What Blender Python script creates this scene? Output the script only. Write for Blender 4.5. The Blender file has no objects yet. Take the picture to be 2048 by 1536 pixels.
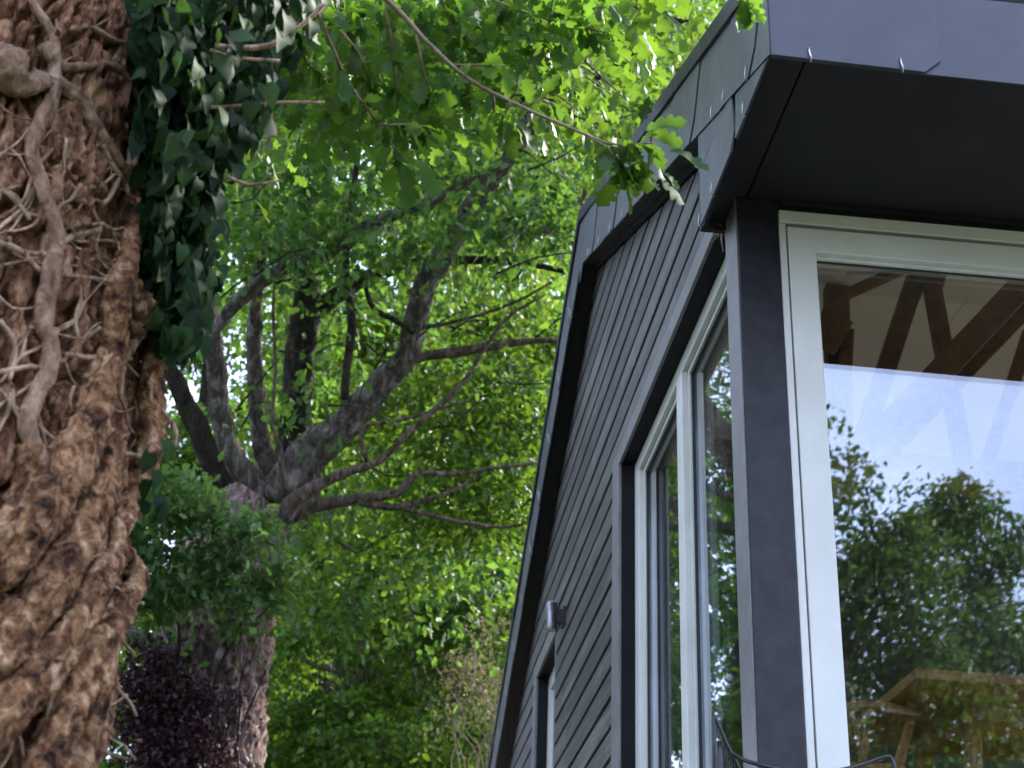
import bpy, math
import numpy as np
from mathutils import Matrix, Vector
rng = np.random.default_rng(7)
D = bpy.data
scene = bpy.context.scene
COL = scene.collection
# ------------------------------------------------------------------ camera
F_PX = 3053.385                      # focal length in pixels of a 2048 px wide frame
RIGHT = np.array([0.993913, -0.1044322, 0.0350837])
UP = np.array([-0.0789304, -0.4528553, 0.8880834])
FWD = np.array([0.0768567, 0.8854468, 0.4583416])
EYE = np.array([-1.1235926, -4.2925528, 1.6])
cam_d = D.cameras.new('camera'); cam = D.objects.new('camera', cam_d); COL.objects.link(cam)
m = Matrix.Identity(4)
for i in range(3):
    m[i][0], m[i][1], m[i][2], m[i][3] = RIGHT[i], UP[i], -FWD[i], EYE[i]
cam.matrix_world = m
cam_d.sensor_width = 36.0; cam_d.lens = F_PX / 2048 * 36.0
cam_d.clip_start = 0.05; cam_d.clip_end = 2000
cam_d.dof.use_dof = True; cam_d.dof.focus_distance = 4.6; cam_d.dof.aperture_fstop = 6.0
scene.camera = cam
scene.render.resolution_x, scene.render.resolution_y = 1024, 768
# ------------------------------------------------------------------ sky, sun, exposure
SUN_EL, SUN_AZ = math.radians(39), math.radians(60)     # azimuth from +Y towards +X
world = D.worlds.new('World'); scene.world = world; world.use_nodes = True
nt = world.node_tree; nt.nodes.clear()
N = nt.nodes.new; L = nt.links.new
out = N('ShaderNodeOutputWorld'); bg = N('ShaderNodeBackground'); bg.inputs['Strength'].default_value = 0.085
sky = N('ShaderNodeTexSky'); sky.sky_type = 'NISHITA'; sky.sun_disc = False
sky.sun_elevation = SUN_EL; sky.sun_rotation = SUN_AZ; sky.air_density = 1.2; sky.dust_density = 1.5
tc = N('ShaderNodeTexCoord'); mp = N('ShaderNodeMapping'); mp.inputs['Scale'].default_value = (1.2, 1.2, 2.6)
no = N('ShaderNodeTexNoise'); no.inputs['Scale'].default_value = 1.7; no.inputs['Detail'].default_value = 7; no.inputs['Roughness'].default_value = .55
rp = N('ShaderNodeValToRGB'); rp.color_ramp.elements[0].position = .30; rp.color_ramp.elements[1].position = .66
rp.color_ramp.elements[0].color = (.45, .45, .45, 1); rp.color_ramp.elements[1].color = (1, 1, 1, 1)
mx = N('ShaderNodeMix'); mx.data_type = 'RGBA'; mx.inputs['B'].default_value = (9.8, 11.4, 16.8, 1)
L(tc.outputs['Generated'], mp.inputs['Vector']); L(mp.outputs[0], no.inputs['Vector']); L(no.outputs['Fac'], rp.inputs[0])
L(rp.outputs[0], mx.inputs['Factor']); L(sky.outputs[0], mx.inputs['A']); L(mx.outputs['Result'], bg.inputs['Color']); L(bg.outputs[0], out.inputs[0])
sun_d = D.lights.new('sun', 'SUN'); sun = D.objects.new('sun', sun_d); COL.objects.link(sun)
sun_d.energy = 5.0; sun_d.angle = math.radians(5); sun_d.color = (1, .95, .86)
sdir = Vector((math.sin(SUN_AZ) * math.cos(SUN_EL), math.cos(SUN_AZ) * math.cos(SUN_EL), math.sin(SUN_EL)))
sun.rotation_euler = sdir.to_track_quat('Z', 'Y').to_euler()
vs = scene.view_settings
vs.view_transform = 'Standard'; vs.look = 'None'; vs.exposure = 1.72; vs.gamma = 1; vs.use_curve_mapping = False
cy = scene.cycles
cy.use_denoising = True; cy.max_bounces = 5; cy.transparent_max_bounces = 8; cy.transmission_bounces = 4; cy.diffuse_bounces = 2; cy.glossy_bounces = 3
cy.use_adaptive_sampling = True; cy.adaptive_threshold = .04
cy.sample_clamp_indirect = 6

# ------------------------------------------------------------------ helpers
S = 1.1
def ray(px, py):
    d = FWD + RIGHT * (px - 1024) / F_PX - UP * (py - 768) / F_PX
    return d
def at(px, py, dist):
    d = ray(px, py); return EYE + d / np.linalg.norm(d) * dist
def aty(px, py, y):
    d = ray(px, py); return EYE + d * (y - EYE[1]) / d[1]
def W(x, y, z):                         # house survey units -> metres
    return np.array([x * S, y * S, z * S + 1.6])

def tag(o, label=None, cat=None, group=None, kind=None):
    if label: o['label'] = label
    if cat: o['category'] = cat
    if group: o['group'] = group
    if kind: o['kind'] = kind
    return o
def empty(name, loc, label, cat, group=None):
    o = D.objects.new(name, None); COL.objects.link(o); o.location = Vector(loc); o.empty_display_size = .1
    return tag(o, label, cat, group)
def parent(o, p):
    if p is None: return o
    o.parent = p
    if p.type == 'EMPTY': o.matrix_parent_inverse = Matrix.Translation(-p.location)
    elif p.parent is None or True:
        o.matrix_parent_inverse = Matrix.Identity(4)
    return o
def new_obj(name, me, p=None):
    o = D.objects.new(name, me); COL.objects.link(o); parent(o, p); return o
def mesh_np(name, V, Fq, mat, p=None, smooth=False, loops_per=None):
    """V (n,3), Fq (m,k) uniform polygons"""
    me = D.meshes.new(name)
    V = np.asarray(V, np.float32); Fq = np.asarray(Fq, np.int32)
    k = Fq.shape[1]
    me.vertices.add(len(V)); me.vertices.foreach_set('co', V.ravel())
    me.loops.add(Fq.size); me.loops.foreach_set('vertex_index', Fq.ravel())
    me.polygons.add(len(Fq)); me.polygons.foreach_set('loop_start', np.arange(0, Fq.size, k, dtype=np.int32))
    if smooth: me.polygons.foreach_set('use_smooth', np.ones(len(Fq), dtype=bool))
    me.update(calc_edges=True)
    me.materials.append(mat)
    return new_obj(name, me, p) if name else me
def mesh_py(name, V, Fs, mat, p=None, smooth=False):
    me = D.meshes.new(name); me.from_pydata([tuple(map(float, v)) for v in V], [], Fs); me.update()
    me.materials.append(mat)
    if smooth:
        for pl in me.polygons: pl.use_smooth = True
    return new_obj(name, me, p)
CUBE_F = [(0, 3, 2, 1), (4, 5, 6, 7), (0, 1, 5, 4), (1, 2, 6, 5), (2, 3, 7, 6), (3, 0, 4, 7)]
def box(name, lo, hi, mat, p=None, bevel=0):
    """box in house survey units"""
    a, b = W(*lo), W(*hi)
    V = [(a[0], a[1], a[2]), (b[0], a[1], a[2]), (b[0], b[1], a[2]), (a[0], b[1], a[2]), (a[0], a[1], b[2]), (b[0], a[1], b[2]), (b[0], b[1], b[2]), (a[0], b[1], b[2])]
    o = mesh_py(name, V, CUBE_F, mat, p)
    if bevel:
        bv = o.modifiers.new('bevel', 'BEVEL'); bv.width = bevel; bv.segments = 2; bv.limit_method = 'ANGLE'
    return o
def prism(name, poly, axis, a, b, mat, p=None, bevel=0):
    """polygon in the other two axes, extruded along axis from a to b (survey units)"""
    V = []
    for c in (a, b):
        for u, v in poly:
            V.append(W(c, u, v) if axis == 'x' else (W(u, c, v) if axis == 'y' else W(u, v, c)))
    n = len(poly); Fs = [tuple(range(n - 1, -1, -1)), tuple(range(n, 2 * n))] + [(i, (i + 1) % n, n + (i + 1) % n, n + i) for i in range(n)]
    o = mesh_py(name, V, Fs, mat, p)
    import bmesh
    bm = bmesh.new(); bm.from_mesh(o.data); bmesh.ops.recalc_face_normals(bm, faces=bm.faces); bm.to_mesh(o.data); bm.free()
    if bevel:
        bv = o.modifiers.new('bevel', 'BEVEL'); bv.width = bevel; bv.segments = 2; bv.limit_method = 'ANGLE'
    return o
def smooth_path(P, R, step):
    P = np.asarray(P, float); R = np.asarray(R, float); n = len(P)
    Pp = np.vstack([2 * P[0] - P[1], P, 2 * P[-1] - P[-2]]); Rp = np.r_[R[0], R, R[-1]]
    op, orr = [], []
    for i in range(n - 1):
        k = max(2, int(np.linalg.norm(P[i + 1] - P[i]) / step))
        for t in np.arange(k) / k:
            c = [-.5 * t + t * t - .5 * t ** 3, 1 - 2.5 * t * t + 1.5 * t ** 3, .5 * t + 2 * t * t - 1.5 * t ** 3, -.5 * t * t + .5 * t ** 3]
            op.append(sum(c[j] * Pp[i + j] for j in range(4))); orr.append((1 - t) * Rp[i + 1] + t * Rp[i + 2])
    op.append(P[-1]); orr.append(R[-1])
    return np.array(op), np.array(orr)
def tube_data(P, R, seg=8, wob=0.0, seed=0):
    P = np.asarray(P); n = len(P); g = np.random.default_rng(seed)
    T = np.gradient(P, axis=0); T /= np.linalg.norm(T, axis=1)[:, None] + 1e-9
    ref = np.array([0, 0, 1.]) if abs(T[0][2]) < .9 else np.array([1., 0, 0])
    u = np.cross(T[0], ref); u /= np.linalg.norm(u); U = []
    for t in T:
        u = u - t * (u @ t); u /= np.linalg.norm(u) + 1e-9; U.append(u)
    U = np.array(U); Vv = np.cross(T, U); a = np.arange(seg) / seg * 2 * np.pi
    rad = np.asarray(R)[:, None] * np.ones(seg)
    if wob:
        ph = g.uniform(0, 6.28, (4, 2))
        s = np.arange(n)[:, None]
        for k in range(4): rad = rad * (1 + wob * .6 * np.sin((k + 1) * a[None] + ph[k, 0] + s * (.13 + .11 * k)) * np.sin(s * .21 * (k + 1) + ph[k, 1]))
        rad = rad * (1 + wob * .5 * g.standard_normal((n, seg)) * .5)
    V = P[:, None] + rad[..., None] * (np.cos(a)[None, :, None] * U[:, None] + np.sin(a)[None, :, None] * Vv[:, None])
    V = V.reshape(-1, 3)
    i, j = np.meshgrid(np.arange(n - 1), np.arange(seg), indexing='ij'); j2 = (j + 1) % seg
    Fq = np.stack([i * seg + j, i * seg + j2, (i + 1) * seg + j2, (i + 1) * seg + j], -1).reshape(-1, 4)
    # closed ends (fan quads on a centre vertex, degenerate-free)
    c0, c1 = len(V), len(V) + 1
    V = np.vstack([V, P[0], P[-1]])
    return V, Fq, seg, n, c0, c1
def tube(name, P, R, mat, p=None, seg=8, step=.05, wob=0, seed=0, rough=None):
    P, R = smooth_path(P, R, step)
    V, Fq, seg, n, c0, c1 = tube_data(P, R, seg, wob, seed)
    if rough:                                  # (amplitude as a share of the radius, features per metre, stretch along z)
        am, fr, zs = rough; k = n * seg; ax = np.repeat(P, seg, axis=0); rv = V[:k] - ax
        arc = np.r_[0, np.cumsum(np.linalg.norm(np.diff(P, axis=0), axis=1))]; an = np.tile(np.arange(seg) / seg * 2 * np.pi, n) + np.repeat(arc, seg) * 2.0; rm = np.repeat(np.asarray(R), seg)
        Q = np.stack([np.cos(an) * rm * fr + 100, np.sin(an) * rm * fr + 100, np.repeat(arc, seg) * fr * zs + seed * 7.7 + 50], 1)   # ridges run along the stem
        Q = Q + (vnoise(Q * .6, seed + 9) - .5)[:, None] * 1.2
        a1 = np.abs(vnoise(Q, seed + 11) * 2 - 1); a2 = np.abs(vnoise(Q * 2.3, seed + 12) * 2 - 1); a3 = vnoise(Q * 5, seed + 13) - .5
        V[:k] = ax + rv * (1 + am * (np.clip(a1 * 2.2, 0, 1) - .6) + am * .6 * (np.clip(a2 * 2.2, 0, 1) - .6) + am * .35 * a3)[:, None]
    Fs = [tuple(q) for q in Fq.tolist()] + [((j + 1) % seg, j, c0) for j in range(seg)] + [((n - 1) * seg + j, (n - 1) * seg + (j + 1) % seg, c1) for j in range(seg)]
    me = D.meshes.new(name); me.from_pydata(V.tolist(), [], Fs); me.update(); me.materials.append(mat)
    me.polygons.foreach_set('use_smooth', np.ones(len(me.polygons), dtype=bool))
    return new_obj(name, me, p)
def vnoise(P, seed=0):
    """value noise on (n,3) points, numpy"""
    P = np.asarray(P, float); I = np.floor(P).astype(np.int64); f = P - I; f = f * f * (3 - 2 * f)
    def h(a, b, c):
        x = (a * 374761393 + b * 668265263 + c * 2147483647 + seed * 144665) & 0xffffffff
        x = ((x ^ (x >> 13)) * 1274126177) & 0xffffffff
        return ((x ^ (x >> 16)) & 0xffff) / 65535.0
    r = 0
    for dx in (0, 1):
        for dy in (0, 1):
            for dz in (0, 1):
                w = (f[:, 0] if dx else 1 - f[:, 0]) * (f[:, 1] if dy else 1 - f[:, 1]) * (f[:, 2] if dz else 1 - f[:, 2])
                r = r + w * h(I[:, 0] + dx, I[:, 1] + dy, I[:, 2] + dz)
    return r

# ------------------------------------------------------------------ materials
def nodes(name):
    mt = D.materials.new(name); mt.use_nodes = True; t = mt.node_tree
    return mt, t, t.nodes['Principled BSDF'], t.nodes['Material Output']
def ramp(t, src, stops):
    r = t.nodes.new('ShaderNodeValToRGB'); e = r.color_ramp.elements
    while len(e) < len(stops): e.new(.5)
    for k, (pos, c) in enumerate(stops): e[k].position = pos; e[k].color = (*c, 1) if len(c) == 3 else c
    t.links.new(src, r.inputs[0]); return r.outputs[0]
def noise(t, scale, detail=5, rough=.6, coord='Object', stretch=(1, 1, 1), dist=0):
    c = t.nodes.new('ShaderNodeTexCoord'); mp = t.nodes.new('ShaderNodeMapping'); mp.inputs['Scale'].default_value = stretch
    n = t.nodes.new('ShaderNodeTexNoise'); n.inputs['Scale'].default_value = scale; n.inputs['Detail'].default_value = detail
    n.inputs['Roughness'].default_value = rough; n.inputs['Distortion'].default_value = dist
    t.links.new(c.outputs[coord], mp.inputs[0]); t.links.new(mp.outputs[0], n.inputs['Vector']); return n.outputs['Fac']
def mixc(t, fac, a, b, mode='MIX'):
    x = t.nodes.new('ShaderNodeMix'); x.data_type = 'RGBA'; x.blend_type = mode
    for sock, v in ((x.inputs['Factor'], fac), (x.inputs['A'], a), (x.inputs['B'], b)):
        if hasattr(v, 'node'): t.links.new(v, sock)
        else: sock.default_value = v if not isinstance(v, tuple) else (*v, 1)
    return x.outputs['Result']
def bump(t, b, h, strength=.3, dist=.01):
    n = t.nodes.new('ShaderNodeBump'); n.inputs['Strength'].default_value = strength; n.inputs['Distance'].default_value = dist
    t.links.new(h, n.inputs['Height']); t.links.new(n.outputs[0], b.inputs['Normal'])
def painted(name, c1, c2, rough=.4, scale=6, stretch=(1, 1, 1), spec=.5, bmp=.05, speck=0):
    mt, t, b, o = nodes(name)
    n = noise(t, scale, 6, .65, stretch=stretch)
    col = ramp(t, n, [(.40, c1), (.62, c2)])
    if speck:
        s = noise(t, 260, 2, .5); k = ramp(t, s, [(.70, (0, 0, 0)), (.76, (1, 1, 1))])
        mf = t.nodes.new('ShaderNodeMath'); mf.operation = 'MULTIPLY'; mf.inputs[1].default_value = speck; t.links.new(k, mf.inputs[0])
        col = mixc(t, mf.outputs[0], col, (.03, .03, .03))
    t.links.new(col, b.inputs['Base Color'])
    rr = t.nodes.new('ShaderNodeMapRange'); rr.inputs['To Min'].default_value = rough - .08; rr.inputs['To Max'].default_value = rough + .12
    t.links.new(noise(t, scale * 2.3, 5), rr.inputs['Value']); t.links.new(rr.outputs[0], b.inputs['Roughness'])
    b.inputs['Specular IOR Level'].default_value = spec
    bump(t, b, noise(t, 180, 3), bmp, .002)
    return mt
M = {}
M['post'] = painted('anthracite_metal', (.006, .0065, .009), (.018, .018, .022), .44, 11, spec=.4)
M['soffit'] = painted('black_panel', (.010, .010, .0115), (.017, .017, .018), .55, 3, spec=.3)
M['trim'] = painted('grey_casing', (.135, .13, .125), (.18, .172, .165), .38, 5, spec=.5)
M['reveal'] = painted('dark_reveal', (.005, .005, .006), (.009, .009, .010), .6, 5, spec=.2)
M['tile'] = painted('slate_grey_tile', (.060, .068, .073), (.088, .096, .10), .45, 4, stretch=(1, 1, .35), spec=.5)
M['fascia'] = painted('blue_grey_sheet', (.024, .028, .041), (.036, .041, .056), .38, 3.5, spec=.5, speck=.6)
M['cap'] = painted('black_capping', (.006, .006, .007), (.012, .012, .013), .5, 7, spec=.3)
M['frame'] = painted('white_window_paint', (.57, .585, .53), (.64, .65, .60), .35, 3, spec=.5, speck=.25)
M['panel'] = painted('dim_room_panel', (.035, .036, .030), (.055, .055, .046), .5, 3)  # dark tone puts the dimness of the lower room into the wall
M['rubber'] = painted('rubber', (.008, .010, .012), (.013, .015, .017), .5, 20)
M['white'] = painted('interior_plaster', (.80, .79, .76), (.86, .85, .82), .8, 2, spec=.2)
M['steel'] = painted('steel_hook', (.42, .42, .40), (.62, .60, .56), .32, 60); M['steel'].node_tree.nodes['Principled BSDF'].inputs['Metallic'].default_value = .9
M['lamp'] = painted('lamp_aluminium', (.16, .16, .17), (.24, .24, .25), .22, 10); M['lamp'].node_tree.nodes['Principled BSDF'].inputs['Metallic'].default_value = .85
M['black'] = painted('black_powder_coat', (.010, .010, .011), (.018, .018, .018), .32, 30)
M['floor'] = painted('oak_floor', (.20, .12, .06), (.28, .17, .09), .45, 3, stretch=(1, 8, 1))
M['soil'] = painted('forest_floor', (.05, .045, .02), (.05, .075, .022), .95, .6, bmp=.5)
M['stone'] = painted('terrace_stone', (.18, .17, .16), (.27, .26, .24), .85, 2, bmp=.3)

def board_mat():
    mt, t, b, o = nodes('black_stained_boards')
    oi = t.nodes.new('ShaderNodeObjectInfo')
    n1 = noise(t, 3.0, 7, .65, stretch=(1, .35, 6)); c = ramp(t, n1, [(.36, (.018, .017, .014)), (.5, (.056, .052, .045)), (.64, (.140, .131, .115))])
    n2 = noise(t, 1.3, 4, .6); g = ramp(t, n2, [(.45, (0, 0, 0)), (.72, (.55, .55, .55))])
    c = mixc(t, g, c, (.050, .064, .048))                                  # algae tint
    n3 = noise(t, 16, 4, .7, stretch=(1, 1, .09)); s = ramp(t, n3, [(.56, (0, 0, 0)), (.68, (.5, .5, .5))])
    c = mixc(t, s, c, (.20, .20, .20))                                     # pale drip marks
    sp = ramp(t, noise(t, 60, 2, .5), [(.69, (0, 0, 0)), (.73, (.7, .7, .7))]); c = mixc(t, sp, c, (.30, .29, .27))
    v = t.nodes.new('ShaderNodeMapRange'); v.inputs['To Min'].default_value = .62; v.inputs['To Max'].default_value = 1.35
    t.links.new(oi.outputs['Random'], v.inputs['Value'])
    hs = t.nodes.new('ShaderNodeHueSaturation'); t.links.new(v.outputs[0], hs.inputs['Value']); t.links.new(c, hs.inputs['Color'])
    t.links.new(hs.outputs[0], b.inputs['Base Color'])
    b.inputs['Roughness'].default_value = .48; b.inputs['Specular IOR Level'].default_value = .5
    bump(t, b, noise(t, 30, 5, .7, stretch=(1, .08, 1)), .35, .004)
    return mt
M['board'] = board_mat()
def wood_mat(name, a, b_, rough=.55, stretch=(1, 1, 1), scale=5):
    mt, t, b, o = nodes(name)
    n = noise(t, scale, 7, .7, stretch=stretch, dist=1.2); c = ramp(t, n, [(.25, a), (.7, b_)])
    k = ramp(t, noise(t, 45, 2, .5), [(.70, (0, 0, 0)), (.75, (.8, .8, .8))]); c = mixc(t, k, c, tuple(x * .25 for x in a))
    t.links.new(c, b.inputs['Base Color']); b.inputs['Roughness'].default_value = rough
    bump(t, b, n, .35, .004); return mt
M['beam'] = wood_mat('old_timber', (.12, .058, .030), (.33, .185, .10), .7, (3, 3, 3), 4)
M['table'] = wood_mat('oiled_oak', (.20, .085, .024), (.33, .155, .05), .4, (1, 6, 1), 4)
def bark_mat(name, stops, scale, moss=0, mosscol=(.06, .09, .02), stretch=(1, 1, .3), disp=.03, fine=.5):
    mt, t, b, o = nodes(name)
    n = noise(t, scale, 8, .7, stretch=stretch, dist=.6); c = ramp(t, n, stops)
    if moss:
        g = ramp(t, noise(t, scale * .35, 5, .6), [(.5, (0, 0, 0)), (.68, (moss, moss, moss))]); c = mixc(t, g, c, mosscol)
    t.links.new(c, b.inputs['Base Color']); b.inputs['Roughness'].default_value = .9; b.inputs['Specular IOR Level'].default_value = .2
    vo = t.nodes.new('ShaderNodeTexVoronoi'); vo.feature = 'DISTANCE_TO_EDGE'; vo.inputs['Scale'].default_value = scale * 1.6
    cc = t.nodes.new('ShaderNodeTexCoord'); mp = t.nodes.new('ShaderNodeMapping'); mp.inputs['Scale'].default_value = stretch
    t.links.new(cc.outputs['Object'], mp.inputs[0]); t.links.new(mp.outputs[0], vo.inputs['Vector'])
    ad = t.nodes.new('ShaderNodeMath'); ad.operation = 'MULTIPLY_ADD'; ad.inputs[1].default_value = .8
    t.links.new(vo.outputs[0], ad.inputs[0]); t.links.new(n, ad.inputs[2])
    fn = noise(t, scale * 5, 6, .75, stretch=stretch); a2 = t.nodes.new('ShaderNodeMath'); a2.operation = 'MULTIPLY_ADD'; a2.inputs[1].default_value = fine
    t.links.new(fn, a2.inputs[0]); t.links.new(ad.outputs[0], a2.inputs[2])
    bump(t, b, a2.outputs[0], 1.0, disp); return mt
M['oak_bark'] = bark_mat('oak_bark', [(.36, (.026, .021, .017)), (.5, (.12, .10, .082)), (.64, (.32, .285, .235))], 16, .6, (.075, .085, .03), disp=.06)
M['oak_bark2'] = bark_mat('pinkish_trunk_bark', [(.37, (.060, .038, .034)), (.5, (.30, .20, .172)), (.63, (.60, .45, .40))], 17, .2, (.09, .09, .05), disp=.07)
M['shaded_bark'] = bark_mat('shaded_limb_bark', [(.32, (.013, .011, .009)), (.52, (.042, .033, .027)), (.7, (.10, .08, .065))], 14, .35, disp=.05)  # shaded copy of the bark, shade put into the colour
M['limb_bark'] = bark_mat('brown_limb_bark', [(.34, (.030, .022, .016)), (.5, (.12, .085, .064)), (.66, (.29, .22, .17))], 18, .3, disp=.05)
M['vine'] = bark_mat('ivy_stem_bark', [(.30, (.05, .027, .016)), (.5, (.24, .145, .09)), (.70, (.46, .33, .225))], 34, 0, stretch=(1, 1, .6), disp=.008)
M['vine_thin'] = bark_mat('pale_ivy_rootlet', [(.36, (.09, .052, .030)), (.62, (.48, .335, .215))], 40, 0, disp=.004)
M['thick_vine'] = bark_mat('flaky_vine_bark', [(.36, (.014, .008, .006)), (.46, (.17, .078, .036)), (.56, (.46, .250, .120)), (.66, (.78, .55, .36))], 30, 0, stretch=(1, 1, .8), disp=.02)
M['twig'] = bark_mat('twig_bark', [(.3, (.10, .075, .05)), (.7, (.25, .19, .13))], 60, 0, disp=.002)
def fore_bark():
    mt, t, b, o = nodes('fissured_bark')
    n = noise(t, 42, 8, .75, stretch=(1, 1, .5), dist=.5)
    c = ramp(t, n, [(.35, (.020, .011, .008)), (.46, (.19, .092, .048)), (.56, (.44, .240, .132)), (.68, (.74, .51, .33))])
    w = ramp(t, noise(t, 7, 4, .6), [(.35, (.6, .55, .55)), (.65, (1.0, 1.0, 1.0))]); c = mixc(t, 1.0, c, w, 'MULTIPLY')   # patches of older, browner bark
    t.links.new(c, b.inputs['Base Color']); b.inputs['Roughness'].default_value = .92; b.inputs['Specular IOR Level'].default_value = .15
    bump(t, b, n, 1.0, .014); return mt
M['fore_bark'] = fore_bark()
def leaf_mat(name, dark, mid, light, trans, tmix=.45, rough=.45, perobj=False, spec=.4, back=None):
    mt, t, b, o = nodes(name)
    if perobj: s = t.nodes.new('ShaderNodeObjectInfo').outputs['Random']
    else: s = t.nodes.new('ShaderNodeNewGeometry').outputs['Random Per Island']
    c = ramp(t, s, [(0, dark), (.5, mid), (1, light)])
    g = t.nodes.new('ShaderNodeNewGeometry')
    if back: c = mixc(t, g.outputs['Backfacing'], c, back)
    t.links.new(c, b.inputs['Base Color']); b.inputs['Roughness'].default_value = rough; b.inputs['Specular IOR Level'].default_value = spec
    tr = t.nodes.new('ShaderNodeBsdfTranslucent'); tc_ = ramp(t, s, [(0, tuple(x * .6 for x in trans)), (1, trans)]); t.links.new(tc_, tr.inputs['Color'])
    ms = t.nodes.new('ShaderNodeMixShader'); ms.inputs[0].default_value = tmix
    t.links.new(b.outputs[0], ms.inputs[1]); t.links.new(tr.outputs[0], ms.inputs[2]); t.links.new(ms.outputs[0], o.inputs['Surface'])
    return mt
M['leaf_oak'] = leaf_mat('oak_leaf_green', (.012, .038, .009), (.032, .082, .014), (.075, .150, .022), (.16, .29, .02), .47, .45, spec=.2)
M['leaf_far'] = leaf_mat('bright_far_leaf', (.020, .058, .012), (.052, .122, .018), (.12, .205, .03), (.30, .43, .03), .54, .5, spec=.2)
M['leaf_shaded'] = leaf_mat('shaded_leaf', (.009, .028, .009), (.020, .052, .014), (.040, .085, .022), (.09, .18, .02), .40, .45, spec=.3)  # darker leaf copy, understory shade put into the colour
M['leaf_blue'] = leaf_mat('cool_green_leaf', (.010, .036, .014), (.024, .068, .022), (.052, .115, .034), (.14, .28, .03), .44, .5, spec=.15)
M['leaf_near'] = leaf_mat('near_oak_leaf', (.014, .046, .010), (.034, .090, .014), (.075, .15, .020), (.16, .31, .022), .46, .5, True, .12, back=(.060, .110, .035))
M['leaf_nearfill'] = leaf_mat('near_oak_leaf_mass', (.014, .046, .010), (.032, .085, .014), (.070, .14, .020), (.14, .29, .022), .46, .5, spec=.12)
M['leaf_ivy'] = leaf_mat('ivy_leaf', (.004, .013, .005), (.008, .023, .007), (.020, .048, .012), (.05, .12, .012), .22, .6, True, .10, back=(.030, .055, .022))
M['leaf_ivyfill'] = leaf_mat('ivy_leaf_mass', (.005, .015, .006), (.009, .026, .009), (.018, .042, .013), (.03, .07, .01), .2, .6, spec=.12)
M['leaf_mid'] = leaf_mat('soft_green_leaf', (.022, .060, .020), (.050, .115, .036), (.095, .175, .055), (.18, .33, .05), .45, .5, spec=.25)
M['leaf_purple'] = leaf_mat('burgundy_leaf', (.020, .008, .012), (.046, .017, .024), (.085, .032, .040), (.05, .012, .018), .25, .5)
M['leaf_dry'] = leaf_mat('dry_twig_leaf', (.10, .085, .045), (.17, .14, .08), (.22, .19, .11), (.16, .13, .05), .3, .7)
def glass_mat(name, f0, tint):
    mt, t, b, o = nodes(name); t.nodes.remove(b)
    lw = t.nodes.new('ShaderNodeLayerWeight'); lw.inputs['Blend'].default_value = .5
    pw = t.nodes.new('ShaderNodeMath'); pw.operation = 'POWER'; pw.inputs[1].default_value = 4.2; t.links.new(lw.outputs['Facing'], pw.inputs[0])
    mr = t.nodes.new('ShaderNodeMapRange'); mr.inputs['To Min'].default_value = f0; mr.inputs['To Max'].default_value = 1; t.links.new(pw.outputs[0], mr.inputs['Value'])
    gl = t.nodes.new('ShaderNodeBsdfGlossy'); gl.inputs['Roughness'].default_value = 0; gl.inputs['Color'].default_value = (.87, .92, 1, 1)
    tr = t.nodes.new('ShaderNodeBsdfTransparent'); tr.inputs['Color'].default_value = (*tint, 1)
    ms = t.nodes.new('ShaderNodeMixShader'); t.links.new(mr.outputs[0], ms.inputs[0]); t.links.new(tr.outputs[0], ms.inputs[1]); t.links.new(gl.outputs[0], ms.inputs[2]); t.links.new(ms.outputs[0], o.inputs['Surface'])
    bp = t.nodes.new('ShaderNodeBump'); bp.inputs['Strength'].default_value = .02; bp.inputs['Distance'].default_value = .02
    t.links.new(noise(t, 1.5, 1, .3), bp.inputs['Height']); t.links.new(bp.outputs[0], gl.inputs['Normal'])
    return mt
M['glass'] = glass_mat('double_glazing', .22, (.91, .94, .92))
M['web'] = painted('cobweb', (.38, .36, .31), (.55, .52, .46), .9, 40)

# ------------------------------------------------------------------ setting: ground, terrace
g = 60
xs = np.linspace(-1, 1, g); gx, gy = np.meshgrid(np.sign(xs) * np.abs(xs) ** 2 * 420, np.sign(xs) * np.abs(xs) ** 2 * 420)
gz = (vnoise(np.stack([gx.ravel() * .12, gy.ravel() * .12, gx.ravel() * 0], 1), 3) - .5) * .35
rr_ = np.hypot(gx.ravel(), gy.ravel()); gz = gz * np.clip(rr_ / 6, 0, 1) + np.clip(gy.ravel() - 9, 0, 60) * .045
i, j = np.meshgrid(np.arange(g - 1), np.arange(g - 1), indexing='ij'); q = (i * g + j).ravel()
gr = mesh_np('ground', np.stack([gx.ravel(), gy.ravel(), gz], 1), np.stack([q, q + 1, q + g + 1, q + g], 1), M['soil'], smooth=True); tag(gr, kind='structure')
FL = .707                                    # finished floor, survey units
ter = box('terrace', (-.55, -1.9, -1.9), (6.2, 9.2, FL - .36), M['stone']); tag(ter, kind='structure')

# ------------------------------------------------------------------ the house
house = empty('house', W(0, 0, FL), 'black timber clad gabled house with pale window frames and slate rake edge', 'house')
RY, RZ, SL = 2.90, 4.25, .43                 # ridge position, underside height, slope
XF = -.09                                    # plane of the rake tiles
YF = -.775                                   # plane of the eave fascia
YB = 7.75
def zr(y): return RZ - SL * abs(y - RY)
def zc(y): return zr(y) + .27                # underside of the capping
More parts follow.
